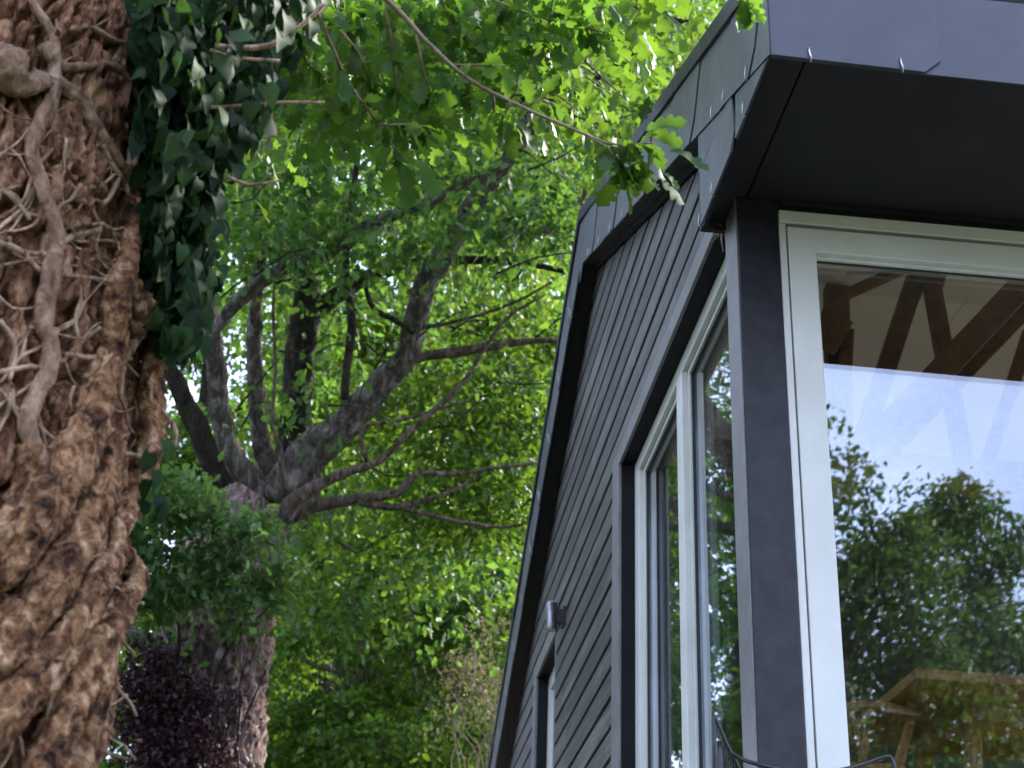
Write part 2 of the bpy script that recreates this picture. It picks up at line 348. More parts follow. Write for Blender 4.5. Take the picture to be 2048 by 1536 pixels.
# walls (structural backing)
WX0, WX1 = .026, .17
gw = prism('gable_wall', [(.15, 2.862), (2.2, 2.862), (2.2, zr(2.2) + .05), (.15, zr(.15) + .05)], 'x', WX0, WX1, M['reveal'], house)
prism('gable_backing', [(2.2, -.7), (4.42, -.7), (4.42, zr(4.42) + .05), (RY, RZ + .05), (2.2, zr(2.2) + .05)], 'x', WX0, WX1, M['reveal'], house)
prism('gable_backing', [(4.42, 2.78), (5.24, 2.78), (5.24, zr(5.24) + .05), (4.42, zr(4.42) + .05)], 'x', WX0, WX1, M['reveal'], house)
prism('gable_backing', [(5.24, -.7), (7.2, -.7), (7.2, zr(7.2) + .05), (5.24, zr(5.24) + .05)], 'x', WX0, WX1, M['reveal'], house)
prism('gable_backing', [(.15, -.7), (2.2, -.7), (2.2, FL), (.15, FL)], 'x', WX0, WX1, M['reveal'], house)
box('rear_wall', (.17, 7.05, -.7), (5.2, 7.2, 2.35), M['reveal'], house)
box('side_wall', (5.05, 4.2, -.7), (5.2, 7.05, 2.9), M['reveal'], house)
box('side_wall', (5.05, .2, -.7), (5.2, 4.199, FL), M['reveal'], house)
box('added_side_pane', (5.10, .2, FL + .001), (5.12, 4.199, 3.0), M['glass'], house)  # unseen glazing added to let more daylight into the room
# boards on the gable, one by one
PITCH, Z0, GAP = .1292, 1.67, .024
k = -11
while True:
    za, zb = Z0 + PITCH * k + GAP, Z0 + PITCH * (k + 1); k += 1
    if za > RZ - .06: break
    def lo_y(z): return RY - (RZ - .012 - z) / SL
    def hi_y(z): return RY + (RZ - .012 - z) / SL
    spans = []
    ya0 = .150
    ya_a, ya_b = max(ya0, lo_y(za)), max(ya0, lo_y(zb)); yb_a, yb_b = min(7.2, hi_y(za)), min(7.2, hi_y(min(zb, RZ - .013)))
    if za > 2.85: spans = [(ya_a, ya_b, yb_a, yb_b)]
    elif zb < 2.86: spans = [(2.334, 2.334, 4.359, 4.359), (5.345, 5.345, yb_a, yb_b)]
    else: spans = [(2.334, 2.334, yb_a, yb_b)]
    for (a0, a1, b0, b1) in spans:
        if b0 - a0 < .04: continue
        b1 = max(b1, a1 + .002); dx = rng.uniform(-.0015, .0015)
        prism('board', [(a0, za), (b0, za), (b1, zb), (a1, zb)], 'x', .002 + dx, WX0, M['board'], gw, bevel=.004)
# corner post
post = box('corner_post', (0, 0, -.7), (.131, .148, 2.765), M['post'], house, bevel=.004)
box('post_sheen_strip', (-.0035, .004, -.7), (-.0005, .146, 2.755), M['trim'], post)  # paler strip paints the sky's sheen onto the post's side face
box('post_cap', (-.006, -.006, 2.7655), (.137, .154, 2.772), M['cap'], post)
# gable window: casing, frame, mullion, panes
HZ = 2.784
cas = prism('window_casing', [(.149, HZ), (2.16, HZ), (2.16, FL), (2.333, FL), (2.333, HZ + .078), (.149, HZ + .078)], 'x', -.010, .0035, M['trim'], house, bevel=.003)
box('window_reveal', (.004, 2.162, FL), (.17, 2.2, HZ), M['reveal'], cas)
box('window_reveal', (.004, .149, HZ + .002), (.17, 2.1615, HZ + .03), M['reveal'], cas)
sw = prism('gable_window', [(.149, HZ), (2.162, HZ), (2.162, FL), (2.065, FL), (2.065, HZ - .062), (.149, HZ - .062)], 'x', .062, .13, M['frame'], house, bevel=.003)
box('mullion', (.058, 1.135, FL), (.13, 1.235, HZ - .0625), M['frame'], sw, bevel=.003)
box('frame_stile', (.062, .149, FL), (.13, .21, HZ - .0625), M['frame'], sw, bevel=.003)
for (a, b) in ((1.236, 2.064), (.211, 1.134)):
    box('bead', (.082, b - .020, FL), (.098, b, HZ - .063), M['frame'], sw); box('bead', (.082, a, HZ - .083), (.098, b - .0205, HZ - .063), M['frame'], sw)
    box('gasket', (.090, b - .028, FL), (.101, b - .0205, HZ - .084), M['rubber'], sw); box('gasket', (.090, a, HZ - .090), (.101, b - .0285, HZ - .0835), M['rubber'], sw)
    box('pane', (.100, a, FL), (.118, b, HZ - .0625), M['glass'], sw)
# door at the far end of the gable
dc = prism('door_casing', [(4.36, 2.70), (5.20, 2.70), (5.20, FL), (5.343, FL), (5.343, 2.80), (4.36, 2.80)], 'x', -.012, .0035, M['trim'], house, bevel=.003)
box('door_jamb', (.003, 4.36, FL), (.1, 4.40, 2.699), M['trim'], dc); box('door_reveal', (.004, 5.203, FL), (.17, 5.24, 2.70), M['reveal'], dc); box('door_reveal', (.004, 4.42, 2.703), (.17, 5.203, 2.74), M['reveal'], dc)
dw = prism('door_frame', [(4.42, 2.699), (5.202, 2.699), (5.202, FL), (5.09, FL), (5.09, 2.60), (4.42, 2.60)], 'x', .066, .13, M['frame'], house, bevel=.003)
box('pane', (.100, 4.42, FL), (.118, 5.089, 2.599), M['glass'], dw)
# front window
X1, X2 = .1325, 2.45
def ring(name, x0, x1, z0, z1, w, y0, y1, mat, p, bevel=.003):
    outr = [(x0, z0), (x1, z0), (x1, z1), (x0, z1)]; inn = [(x0 + w, z0 + w), (x1 - w, z0 + w), (x1 - w, z1 - w), (x0 + w, z1 - w)]
    V = [W(u, y, v) for y in (y0, y1) for u, v in outr + inn]; Fs = []
    for a in range(4):
        b = (a + 1) % 4
        Fs += [(a, b, b + 4, a + 4), (a + 8, a + 12, b + 12, b + 8), (a, a + 8, b + 8, b), (a + 4, b + 4, b + 12, a + 12)]
    o = mesh_py(name, V, Fs, mat, p)
    import bmesh
    bm = bmesh.new(); bm.from_mesh(o.data); bmesh.ops.recalc_face_normals(bm, faces=bm.faces); bm.to_mesh(o.data); bm.free()
    bv = o.modifiers.new('bevel', 'BEVEL'); bv.width = bevel; bv.segments = 2; bv.limit_method = 'ANGLE'
    return o
fwz = 2.704
fw = ring('front_window', X1, X2, FL, fwz, .0225, .004, .075, M['frame'], house)
box('frame_head', (X1, -.006, fwz - .045), (X2, .0035, fwz), M['frame'], fw, bevel=.003)
sash = ring('sash', X1 + .0265, X2 - .0265, FL + .0265, fwz - .056, .085, -.001, .07, M['frame'], fw)
gx0, gx1, gz0, gz1 = X1 + .1115, X2 - .1115, FL + .1115, fwz - .141
ring('bead', gx0 - .001, gx1 + .001, gz0 - .001, gz1 + .001, .011, .024, .036, M['frame'], fw, .002)
ring('gasket', gx0, gx1, gz0, gz1, .013, .0365, .0435, M['rubber'], fw, .001)
box('pane', (gx0 + .001, .044, gz0 + .001), (gx1 - .001, .062, gz1 - .001), M['glass'], fw)
box('sash_gap_shade', (X1 + .0226, .02, FL + .0226), (X1 + .0264, .06, fwz - .0226), M['rubber'], fw)  # dark strip standing in for the shade inside the sash gap
box('front_header', (.1315, .006, fwz + .0005), (3.4, .10, 2.76), M['soffit'], house)
box('front_wall', (X2 + .001, 0, -.7), (5.05, .2, 2.7), M['reveal'], house)
box('plinth', (.131, .004, -.7), (X2, .15, FL - .001), M['reveal'], house)
# boxed eave: soffit panels, lip, fascia sheets
ZS = 2.737
for (a, b) in ((-.072, .028), (.0335, .925), (.9305, 1.85), (1.8555, 5.2)):
    box('soffit_panel', (a, YF + .012, ZS), (b, -.0065, ZS + .02), M['soffit'], house, bevel=.002)
box('soffit_trim', (.132, -.022, ZS - .016), (5.2, -.0068, ZS - .0005), M['cap'], house)
box('soffit_end', (-.084, .132, 2.70), (-.001, .150, 3.03), M['soffit'], house)
box('soffit_panel', (-.072, -.006, ZS), (-.008, .131, ZS + .02), M['soffit'], house)
zt = zc(YF) - .005
fas = prism('eave_fascia', [(-.0905, 2.663), (.365, 2.652), (.365, zt), (-.0905, zt)], 'y', YF + .004, YF + .012, M['fascia'], house)
prism('fascia_sheet', [(-.093, 2.660), (.325, 2.651), (.372, 2.695), (.372, zt), (-.093, zt)], 'y', YF - .006, YF + .0035, M['fascia'], fas, bevel=.0015)
prism('fascia_sheet', [(.322, 2.652), (1.35, 2.640), (1.35, zt), (.322, zt)], 'y', YF + .0037, YF + .010, M['fascia'], fas, bevel=.0015)
prism('fascia_sheet', [(1.351, 2.640), (5.2, 2.630), (5.2, zt), (1.351, zt)], 'y', YF - .002, YF + .008, M['fascia'], fas, bevel=.0015)
fas.hide_render = False
# rake tiles
def strip_tile(y0, y1, seq, far=False):
    """slate with a slanted joint and a clipped lower corner"""
    gp = .006
    def J(y):
        s = -1 if far else 1
        p0 = (y, zc(y) + .01); y1_ = y + s * .12; p1 = (y1_, zr(y1_) + .068); y2_ = y + s * .19; p2 = (y2_, zr(y2_) - .004)
        return [p0, p1, p2]
    a, b = J(y0 + gp), J(y1 - gp)
    lim = RY - .001
    def cl(pt):
        y, z = pt
        if not far and y > lim: return (lim, z)
        if far and y < RY + .001: return (RY + .001, z)
        if y < YF + .004: return (YF + .004, z)
        return (y, z)
    poly = [cl(t) for t in a] + [cl(t) for t in b[::-1]]
    dx = .0035 * (seq % 2) + rng.uniform(0, .001)
    return prism('rake_tile', poly, 'x', XF - .007 - dx, XF - .001 - dx, M['tile'], rk, bevel=.0015)
rk = prism('rake_board', [(YF + .004, zr(YF) - .0 + .005), (.115, zr(.115) + .004), (RY, RZ + .004), (YB, zr(YB) + .004), (YB, zc(YB)), (RY, zc(RY)), (YF + .004, zc(YF + .004))], 'x', XF, XF + .02, M['cap'], house)
js = [-1.16, -.757, -.408, .012, .437, .85, 1.27, 1.62, 1.93, 2.26, 2.60, 2.95]
for s_, (a, b) in enumerate(zip(js[:-1], js[1:])):
    if a < YF: a = YF - .19
    strip_tile(a, b, s_)
yy = RY - .05; s_ = 0
while yy < YB - .4:
    yb2 = yy + .42
    strip_tile(yb2, yy, s_, True) if False else None
    a, b = yy + .003, yb2 - .003
    poly = [(max(a, RY + .001), zc(max(a, RY + .001)) + .01), (max(a, RY + .001), zr(max(a, RY + .001)) - .004), (b, zr(b) - .004), (b, zc(b) + .01)]
    prism('rake_tile', poly, 'x', XF - .007 - .003 * (s_ % 2), XF - .001 - .003 * (s_ % 2), M['tile'], rk, bevel=.0015)
    yy = yb2; s_ += 1
# lower course closing the boxed eave
def zlow(y): return zr(y) - .006
prism('rake_tile', [(-.742, 2.680), (-.372, 2.684), (-.392, zlow(-.392)), (-.742, zlow(-.742))], 'x', XF - .004, XF + .004, M['tile'], rk, bevel=.0015)
prism('rake_tile', [(-.318, 2.676), (.088, 2.682), (.088, 2.884), (-.352, 2.872), (-.366, 2.715)], 'x', XF - .006, XF + .001, M['tile'], rk, bevel=.0015)
prism('rake_tile', [(-.345, 2.880), (.112, 2.900), (.112, zlow(.112)), (-.345, zlow(-.345))], 'x', XF - .002, XF + .005, M['tile'], rk, bevel=.0015)
prism('box_side', [(-.76, 2.69), (.11, 2.69), (.11, zr(.11)), (-.76, zr(-.76) + .02)], 'x', XF + .0055, XF + .018, M['cap'], rk)
# rake soffits (dark underside) with seams
for (ya, yb) in ((.152, .95), (.956, 1.75), (1.756, RY - .001), (RY + .001, 3.8), (3.806, 4.6), (4.606, 5.4), (5.406, 6.2), (6.206, 7.0), (7.006, YB)):
    prism('rake_soffit', [(ya, zr(ya) + .012), (yb, zr(yb) + .012), (yb, zr(yb) + .03), (ya, zr(ya) + .03)], 'x', XF + .0205, .05, M['soffit'], house, bevel=.002)
for (ya, yb) in ((.152, RY - .002), (RY + .002, 7.2)):
    prism('cover_strip', [(ya, zr(ya) - .004), (yb, zr(yb) - .004), (yb, zr(yb) + .0115), (ya, zr(ya) + .0115)], 'x', -.022, .001, M['cap'], house)
# roof slabs and capping
RX1 = 5.35
prism('roof', [(YF + .016, zc(YF) - .01), (RY, zc(RY) - .01), (RY, zc(RY) + .055), (YF - .004, zc(YF) + .055)], 'x', XF + .021, RX1, M['cap'], house)
prism('roof', [(RY + .001, zc(RY) - .01), (YB, zc(YB) - .01), (YB, zc(YB) + .055), (RY + .001, zc(RY) + .055)], 'x', XF + .021, RX1, M['cap'], house)
segs = [-.795, -.05, .42, .93, 1.45, 1.98, 2.5, RY - .0005]
for a, b in zip(segs[:-1], segs[1:]):
    prism('roof_capping', [(a, zc(a) + .004), (b - .004, zc(b - .004) + .004), (b - .004, zc(b - .004) + .075), (a, zc(a) + .075)], 'x', XF - .020, XF + .0205, M['cap'], house, bevel=.003)
b0 = RY + .0005
while b0 < YB - .1:
    b1 = min(b0 + .86, YB)
    prism('roof_capping', [(b0, zc(b0) + .004), (b1 - .004, zc(b1 - .004) + .004), (b1 - .004, zc(b1 - .004) + .075), (b0, zc(b0) + .075)], 'x', XF - .020, XF + .0205, M['cap'], house, bevel=.003)
    b0 = b1
# steel slate hooks
def hook(pts, r=.0022):
    P = [W(*p_) for p_ in pts]; tube('slate_hook', P, [r] * len(P), M['steel'], rk, 6, .01)
for y in (-.56, -.14, .29, .70, 1.12, 1.52, 1.86, 2.20, 2.55):
    z = zr(y) - .004; x = XF - .013
    hook([(x, y + .004, z + .042), (x - .004, y, z + .022), (x - .004, y + .006, z + .004), (x + .004, y + .012, z - .006)])
for y, z in ((-.50, 2.679), (-.10, 2.679), (.082, 2.682), (-.28, 2.895)):
    x = XF - .009; hook([(x, y + .004, z + .042), (x - .004, y, z + .022), (x - .004, y + .006, z + .004), (x + .006, y + .010, z - .006)])
yy = RY + .3
while yy < YB - .2:
    z = zr(yy) - .004; x = XF - .013
    hook([(x - .014, yy, z + .05), (x - .004, yy, z + .03), (x - .005, yy, z + .004), (x + .01, yy, z - .008)], .0022); yy += .42
for x, z in ((.012, 2.658), (.262, 2.653)):
    hook([(x - .004, YF - .008, z + .035), (x - .003, YF - .011, z + .015), (x, YF - .011, z + .002), (x + .002, YF, z - .006)], .003)
# interior
inn = mesh_py('ceiling', [W(.171, .1, zr(.1) - .03), W(5.04, .1, zr(.1) - .03), W(5.04, RY, RZ - .03), W(.171, RY, RZ - .03), W(5.04, 7.04, zr(7.04) - .03), W(.171, 7.04, zr(7.04) - .03),
                          W(.171, .1, zr(.1) - .02), W(5.04, .1, zr(.1) - .02), W(5.04, RY, RZ - .02), W(.171, RY, RZ - .02), W(5.04, 7.04, zr(7.04) - .02), W(.171, 7.04, zr(7.04) - .02)],
              [(0, 1, 2, 3), (3, 2, 4, 5), (6, 9, 8, 7), (9, 11, 10, 8), (0, 6, 7, 1), (5, 4, 10, 11)], M['white'], house)
box('partition', (.172, 4.12, FL), (5.04, 4.2, 3.70), M['reveal'], house)
for c_ in range(6):
    for r_ in range(4): box('wall_panel', (.18 + c_ * .81, 4.10, FL + .01 + r_ * .74), (.18 + c_ * .81 + .80, 4.119, FL + .74 + r_ * .74), M['panel'], house)
for poly in ([(.22, FL), (.22, 3.02), (RY, RZ - .04), (4.09, 3.70), (4.09, FL), (2.3, FL), (2.3, HZ + .02), (.22, HZ + .02)],):
    prism('inner_lining', [(2.2, FL), (2.2, zr(2.2) - .04), (RY, RZ - .04), (4.09, zr(4.09) - .04), (4.09, FL)], 'x', .1705, .19, M['white'], house)
    prism('inner_lining', [(.2, HZ), (.2, zr(.2) - .04), (2.2, zr(2.2) - .04), (2.2, HZ)], 'x', .1705, .19, M['white'], house)
box('floor', (.172, .2, FL - .08), (5.04, 7.04, FL), M['floor'], house)
def beam(p0, p1, w, h, nrm=(0, 1, 0)):
    p0, p1 = np.array(p0), np.array(p1); t = p1 - p0; t /= np.linalg.norm(t); n = np.array(nrm, float); n -= t * (n @ t); n /= np.linalg.norm(n); s = np.cross(t, n)
    V = [p + s * a * w / 2 + n * b * h / 2 for p in (p0, p1) for a, b in ((-1, -1), (1, -1), (1, 1), (-1, 1))]
    o = mesh_py('beam', V, [(3, 2, 1, 0), (4, 5, 6, 7), (0, 1, 5, 4), (1, 2, 6, 5), (2, 3, 7, 6), (3, 0, 4, 7)], M['beam'], house)
    bv = o.modifiers.new('bevel', 'BEVEL'); bv.width = .006; bv.segments = 2
    return o
def bp(px, py, y): return aty(px, py, y * S)
beam(bp(1840, 530, 1.75), bp(1690, 990, 1.75), .088, .07)
beam(bp(1856, 530, 1.70), bp(1940, 990, 1.70), .080, .06)
beam(bp(1845, 535, 1.80), bp(1828, 598, 1.80), .055, .05)
beam(bp(1884, 530, 1.80), bp(1874, 575, 1.80), .055, .05)
beam(bp(2110, 500, 1.25), bp(1660, 980, 1.25), .115, .055)
beam(bp(2150, 515, 1.36), bp(1690, 990, 1.36), .085, .05)
beam(bp(1672, 590, 2.5), bp(1560, 880, 2.5), .08, .07)
beam(bp(1672, 575, 2.6), bp(1682, 980, 2.6), .13, .08)
beam(bp(1694, 660, 2.52), bp(1676, 960, 2.52), .07, .06)
beam(bp(1655, 700, 2.48), bp(1690, 640, 2.48), .09, .05)
beam(bp(1672, 598, 2.5), bp(1835, 524, 1.9), .05, .05, (0, 0, 1))
beam(bp(2060, 660, 1.9), bp(1955, 990, 1.9), .06, .06)
beam(W(.2, 1.3, 2.45), W(5.0, 1.3, 2.45), .12, .12, (0, 1, 0))

# cobweb and dry debris tucked under the eave corner
web = empty('cobweb', W(-.01, .16, 2.72), 'ragged pale cobweb with debris under eave beside corner post', 'cobweb')
cpt = W(-.012, .155, 2.72)
for k_ in range(16):
    a = rng.normal(0, 1, 3); a /= np.linalg.norm(a); L_ = rng.uniform(.02, .075)
    P = [cpt + rng.normal(0, .006, 3), cpt + a * L_ * .5 + rng.normal(0, .006, 3), cpt + a * L_]
    tube('strand', P, [.0022, .0014, .0007], M['web'], web, 5, .01)
tube('strand', [cpt, cpt + np.array([-.005, -.01, -.05]), cpt + np.array([.0, -.012, -.10])], [.004, .0025, .001], M['web'], web, 5, .01)

# wall lamp
lb = W(-.07, 4.0, 2.69)
lamp = empty('wall_lamp', lb, 'silver cylinder wall lamp on black bracket above the narrow far window', 'lamp')
def cyl(name, c, r, h, mat, p, seg=20):
    a = np.arange(seg) / seg * 2 * np.pi; V = [(c[0] + r * math.cos(t), c[1] + r * math.sin(t), c[2] + z) for z in (-h / 2, h / 2) for t in a]
    Fs = [tuple(range(seg - 1, -1, -1)), tuple(range(seg, 2 * seg))] + [(i, (i + 1) % seg, seg + (i + 1) % seg, seg + i) for i in range(seg)]
    o = mesh_py(name, V, Fs, mat, p); bv = o.modifiers.new('bevel', 'BEVEL'); bv.width = .004; bv.segments = 2; bv.limit_method = 'ANGLE'
    for pl in o.data.polygons[2:]: pl.use_smooth = True
    return o
cyl('lamp_body', lb, .036, .17, M['lamp'], lamp); cyl('lens', lb + np.array([0, 0, -.0855]), .031, .006, M['frame'], lamp); cyl('lens', lb + np.array([0, 0, .0855]), .031, .006, M['frame'], lamp)
box('bracket', (-.046, 3.97, 2.655), (-.014, 4.03, 2.725), M['black'], lamp); box('wall_plate', (-.014, 3.955, 2.64), (.0015, 4.045, 2.74), M['black'], lamp)

# table and chair inside
tz = 1.38
tb = empty('dining_table', W(1.1, .85, FL), 'oak dining table seen from below through the front window', 'table')
tt = box('table_top', (.635, .505, tz), (2.2, 1.30, tz + .036), M['table'], tb, bevel=.006)
box('apron', (.88, .70, tz - .06), (2.0, .725, tz - .0005), M['table'], tb); box('apron', (.88, 1.13, tz - .06), (2.0, 1.155, tz - .0005), M['table'], tb)
box('apron', (.86, .726, tz - .06), (.885, 1.129, tz - .0005), M['table'], tb)
for x in (.86, 1.98):
    for y in (.72, 1.14):
        a, b = W(x + .03, y + .02, tz - .001), W(x + .01, y + .02, FL)
        tube('leg', [a, b], [.036, .024], M['table'], tb, 10, .2)
ch = empty('dining_chair', W(.55, .75, FL), 'round backed wooden chair at the end of the oak table', 'chair')
cb = [aty(1600, 1470, .62), aty(1650, 1432, .60), aty(1700, 1414, .58), aty(1760, 1413, .60), aty(1800, 1420, .70), aty(1835, 1425, .9)]
tube('backrest', cb, [.013, .016, .017, .017, .016, .014], M['table'], ch, 10, .02)
seat = W(.55, .78, FL + .40)
tube('spindle', [aty(1702, 1418, .58), aty(1717, 1480, .60), aty(1732, 1560, .64)], [.009, .0095, .010], M['table'], ch, 8, .03)
tube('spindle', [aty(1735, 1460, .66), aty(1725, 1520, .64), aty(1712, 1570, .62)], [.012, .014, .012], M['table'], ch, 8, .03)
tube('leg', [aty(1826, 1425, .9), aty(1800, 1520, .86), aty(1770, 1640, .82), np.array([.62, .84, W(0, 0, FL)[2]])], [.013, .019, .018, .014], M['table'], ch, 10, .05)
tube('leg', [aty(1735, 1558, .63), np.array([.42, .62, W(0, 0, FL)[2]])], [.016, .013], M['table'], ch, 10, .05)
prism('seat', [(.36, .50), (.58, .50), (.62, .80), (.34, .80)], 'z', FL + .385, FL + .41, M['table'], ch, bevel=.01)

# black wire garden chair outside the window
wc = empty('wire_chair', W(.0, -.42, FL - .36), 'black wire mesh garden chair standing in front of the corner post', 'chair')
yc = -.44
def wy(px, py, y=yc): return aty(px, py, y)
zt_ = FL - .36
arm = tube('arm_frame', [wy(1428, 1700), wy(1428, 1480), wy(1427, 1440), wy(1433, 1440), wy(1455, 1490), wy(1482, 1545), wy(1520, 1640)], [.006, .006, .0055, .005, .005, .005, .005], M['black'], wc, 8, .01)
tube('leg', [wy(1438, 1484, -.46), wy(1440, 1700, -.46), np.array([-.24, -.47, W(0, 0, zt_)[2]])], [.0105, .0105, .009], M['black'], wc, 10, .05)
for t in np.linspace(.08, .95, 9):
    a = wy(1430 + 50 * t, 1445 + 95 * t); b = wy(1440 + 20 * t, 1500 + 140 * t)
    tube('wire', [a, b], [.0016, .0016], M['black'], arm, 5, .05)
for t in np.linspace(.1, .9, 7):
    a = wy(1436, 1470 + 170 * t); b = wy(1445 + 62 * t, 1480 + 160 * t)
    tube('wire', [a, b], [.0016, .0016], M['black'], arm, 5, .05)
tube('seat_rail', [wy(1466, 1508), wy(1490, 1521, -.47), wy(1530, 1532, -.5), wy(1600, 1548, -.5), wy(1680, 1540, -.47), wy(1735, 1525), wy(1772, 1513), wy(1782, 1516), wy(1790, 1540), wy(1796, 1600)], [.0052] * 10, M['black'], wc, 8, .01)
tube('leg', [wy(1796, 1600), np.array([.20, -.50, W(0, 0, zt_)[2]])], [.008, .008], M['black'], wc, 8, .05)
for t in np.linspace(.06, .94, 12):
    a = wy(1480 + 310 * t, 1580); b = wy(1470 + 320 * t, 1680); tube('wire', [a, b], [.0016, .0016], M['black'], wc, 5, .1)

# ------------------------------------------------------------------ leaves
def oak_leaf(n_=25, lobes=4.3):
    V = []
    for i in range(n_):
        s_ = i / (n_ - 1); env = .30 * math.sin(math.pi * min(1, s_ ** 1.25 * .96 + .03)) ** .8 * (1 if s_ < .97 else .45)
        w_ = max(.008, env * (.40 + .64 * abs(math.sin(math.pi * (lobes * s_ - .1))) ** .65)) if s_ > .05 else .010
        bend = -.16 * s_ ** 2 + .03 * math.sin(s_ * 7); sw = .05 * math.sin(s_ * 11)
        V += [(-w_, s_ + .22 * w_, bend + .30 * w_ + sw * w_ * 2), (0, s_, bend), (w_, s_ + .22 * w_, bend + .22 * w_ - sw * w_ * 2)]
    Fq = []
    for i in range(n_ - 1):
        a = i * 3; Fq += [(a, a + 1, a + 4, a + 3), (a + 1, a + 2, a + 5, a + 4)]
    return np.array(V), np.array(Fq)
def ivy_leaf(v=0):
    st = [0, .04, .10, .22, .36, .52, .68, .84, 1.0]
    wd = [[.0, .20, .29, .35, .36, .29, .20, .10, .005], [.0, .24, .35, .38, .42, .27, .19, .10, .005]][v]
    oy = [.05, -.09, -.08, -.01, .0, 0, 0, 0, 0]
    V = []
    for s_, w_, o_ in zip(st, wd, oy):
        bend = -.20 * s_ ** 2 + .05 * math.sin(s_ * 5); V += [(-w_, s_ + o_, bend + .22 * w_), (0, s_, bend), (w_, s_ + o_, bend + .16 * w_)]
    Fq = []
    for i in range(len(st) - 1):
        a = i * 3; Fq += [(a, a + 1, a + 4, a + 3), (a + 1, a + 2, a + 5, a + 4)]
    return np.array(V), np.array(Fq)
def small_leaf():      # five-lobed far leaf, two bent quads
    V = np.array([(0, 0, 0), (-.30, .38, .07), (-.20, .78, .04), (0, 1, -.10), (.24, .70, .04), (.30, .34, .08)]); return V, np.array([(0, 1, 2, 3), (0, 3, 4, 5)])
def basis(tipdir, normal):
    y = tipdir / (np.linalg.norm(tipdir, axis=-1, keepdims=True) + 1e-9); z = normal - y * (normal * y).sum(-1, keepdims=True); z /= np.linalg.norm(z, axis=-1, keepdims=True) + 1e-9
    return np.cross(y, z), y, z
def scatter(name, proto, P, tip, nrm, size, mat, p):
    V, Fq = proto; X, Y, Z = basis(tip, nrm); n = len(P)
    VV = P[:, None] + size[:, None, None] * (V[None, :, 0:1] * X[:, None] + V[None, :, 1:2] * Y[:, None] + V[None, :, 2:3] * Z[:, None])
    FF = (Fq[None] + (np.arange(n) * len(V))[:, None, None]).reshape(-1, 4)
    o = mesh_np(name, VV.reshape(-1, 3), FF, mat, p, smooth=False); o['kind'] = 'stuff'; return o
def rdir(n, g=rng):
    v = g.standard_normal((n, 3)); return v / np.linalg.norm(v, axis=1)[:, None]
def clump_points(ells, nclump, per, g, spread=.38, flat=.55):
    """ells: list of (centre, radii); leaves gathered in flattened sprays around clump centres near the surfaces"""
    vol = np.array([np.prod(r) ** (2 / 3) for c, r in ells]); pk = g.choice(len(ells), nclump, p=vol / vol.sum())
    u = rdir(nclump, g); rad = g.uniform(.12, 1, nclump) ** .45
    C = np.array([ells[k][0] for k in pk]) + u * rad[:, None] * np.array([ells[k][1] for k in pk])
    cnt = g.poisson(per, nclump); idx = np.repeat(np.arange(nclump), cnt); n = len(idx)
    sc = g.uniform(.6, 1.3, nclump)[idx] * spread
    off = g.standard_normal((n, 3)) * sc[:, None] * np.array([1, 1, flat])
    off[:, 2] -= .25 * (off[:, 0] ** 2 + off[:, 1] ** 2) / spread
    P = C[idx] + off; outd = u[idx]
    return P, outd, n
def crown(ells, nclump, per, size, mat, p, seed, spread=.38, proto=None, flat=.55, name='crown'):
    g = np.random.default_rng(seed); P, o_, n = clump_points(ells, nclump, per, g, spread, flat)
    tip = rdir(n, g) + .5 * o_ + np.array([0, 0, -.45]); nr = rdir(n, g) * .75 + np.array([0, 0, .8])
    return scatter(name, proto or small_leaf(), P, tip, nr, size * g.uniform(.65, 1.3, n), mat, p)
def limb(tree, pts, dist, mat, seg=10, wob=.14, name='limb', step=.12, seed=1, rough=None):
    P, R = [], []
    for t in pts:
        d = dist + (t[3] if len(t) > 3 else 0); P.append(at(t[0], t[1], d)); R.append(max(t[2] * .76 / 2 / F_PX * d, .005))
    return tube(name, P, R, mat, tree, seg * 2 if seg > 9 else seg, step * .5 if seg > 9 else step, wob * .6, seed, rough or ((.18, 22, .25) if seg > 9 else None))
def E(px, py, d, rx, ry, rz): return (at(px, py, d), np.array([rx, ry, rz]))

# ------------------------------------------------------------------ the big oak behind
DO = 12.6
oak = empty('oak_tree', [*at(430, 1536, DO)[:2], 0], 'huge spreading oak with pinkish trunk and many forking limbs behind the house', 'tree')
b0 = at(430, 1536, DO)
tp = [np.array([b0[0] + .1, b0[1], -.2]), np.array([b0[0] + .06, b0[1], 1.2]), at(398, 1536, DO), at(406, 1400, DO), at(428, 1270, DO), at(452, 1150, DO), at(495, 1050, DO), at(530, 1000, DO)]
tube('trunk', tp, [.90, .64, .495, .485, .465, .44, .36, .26], M['oak_bark2'], oak, 120, .035, .02, 3, rough=(.10, 16, .28))
LB = M['oak_bark']
limb(oak, [(560, 1010, 150), (590, 960, 125), (612, 915, 104), (690, 850, 86), (760, 770, 70), (815, 710, 62), (830, 640, 56), (852, 570, 56), (900, 490, 60), (940, 420, 54), (985, 360, 44), (1030, 300, 36), (1080, 220, 38), (1120, 170, 40), (1170, 90, 38), (1190, 20, 34), (1230, -120, 26)], DO, LB, 14)
limb(oak, [(905, 480, 40), (950, 458, 30), (1010, 465, 26), (1090, 460, 24), (1140, 450, 22), (1158, 420, 18), (1170, 380, 12)], DO, LB)
limb(oak, [(800, 725, 40), (850, 712, 28), (930, 702, 26), (1000, 690, 22), (1060, 682, 18), (1130, 680, 14)], DO, M['limb_bark'])
limb(oak, [(790, 525, 14), (860, 522, 22), (930, 520, 24), (1000, 520, 22), (1080, 532, 18), (1150, 548, 12)], DO + .8, M['shaded_bark'])
limb(oak, [(400, 700, 30), (440, 645, 32), (490, 590, 36), (560, 540, 38), (650, 510, 40), (690, 480, 36), (760, 440, 30), (840, 412, 26), (930, 368, 20), (1010, 330, 14)], DO - .5, LB, 12)
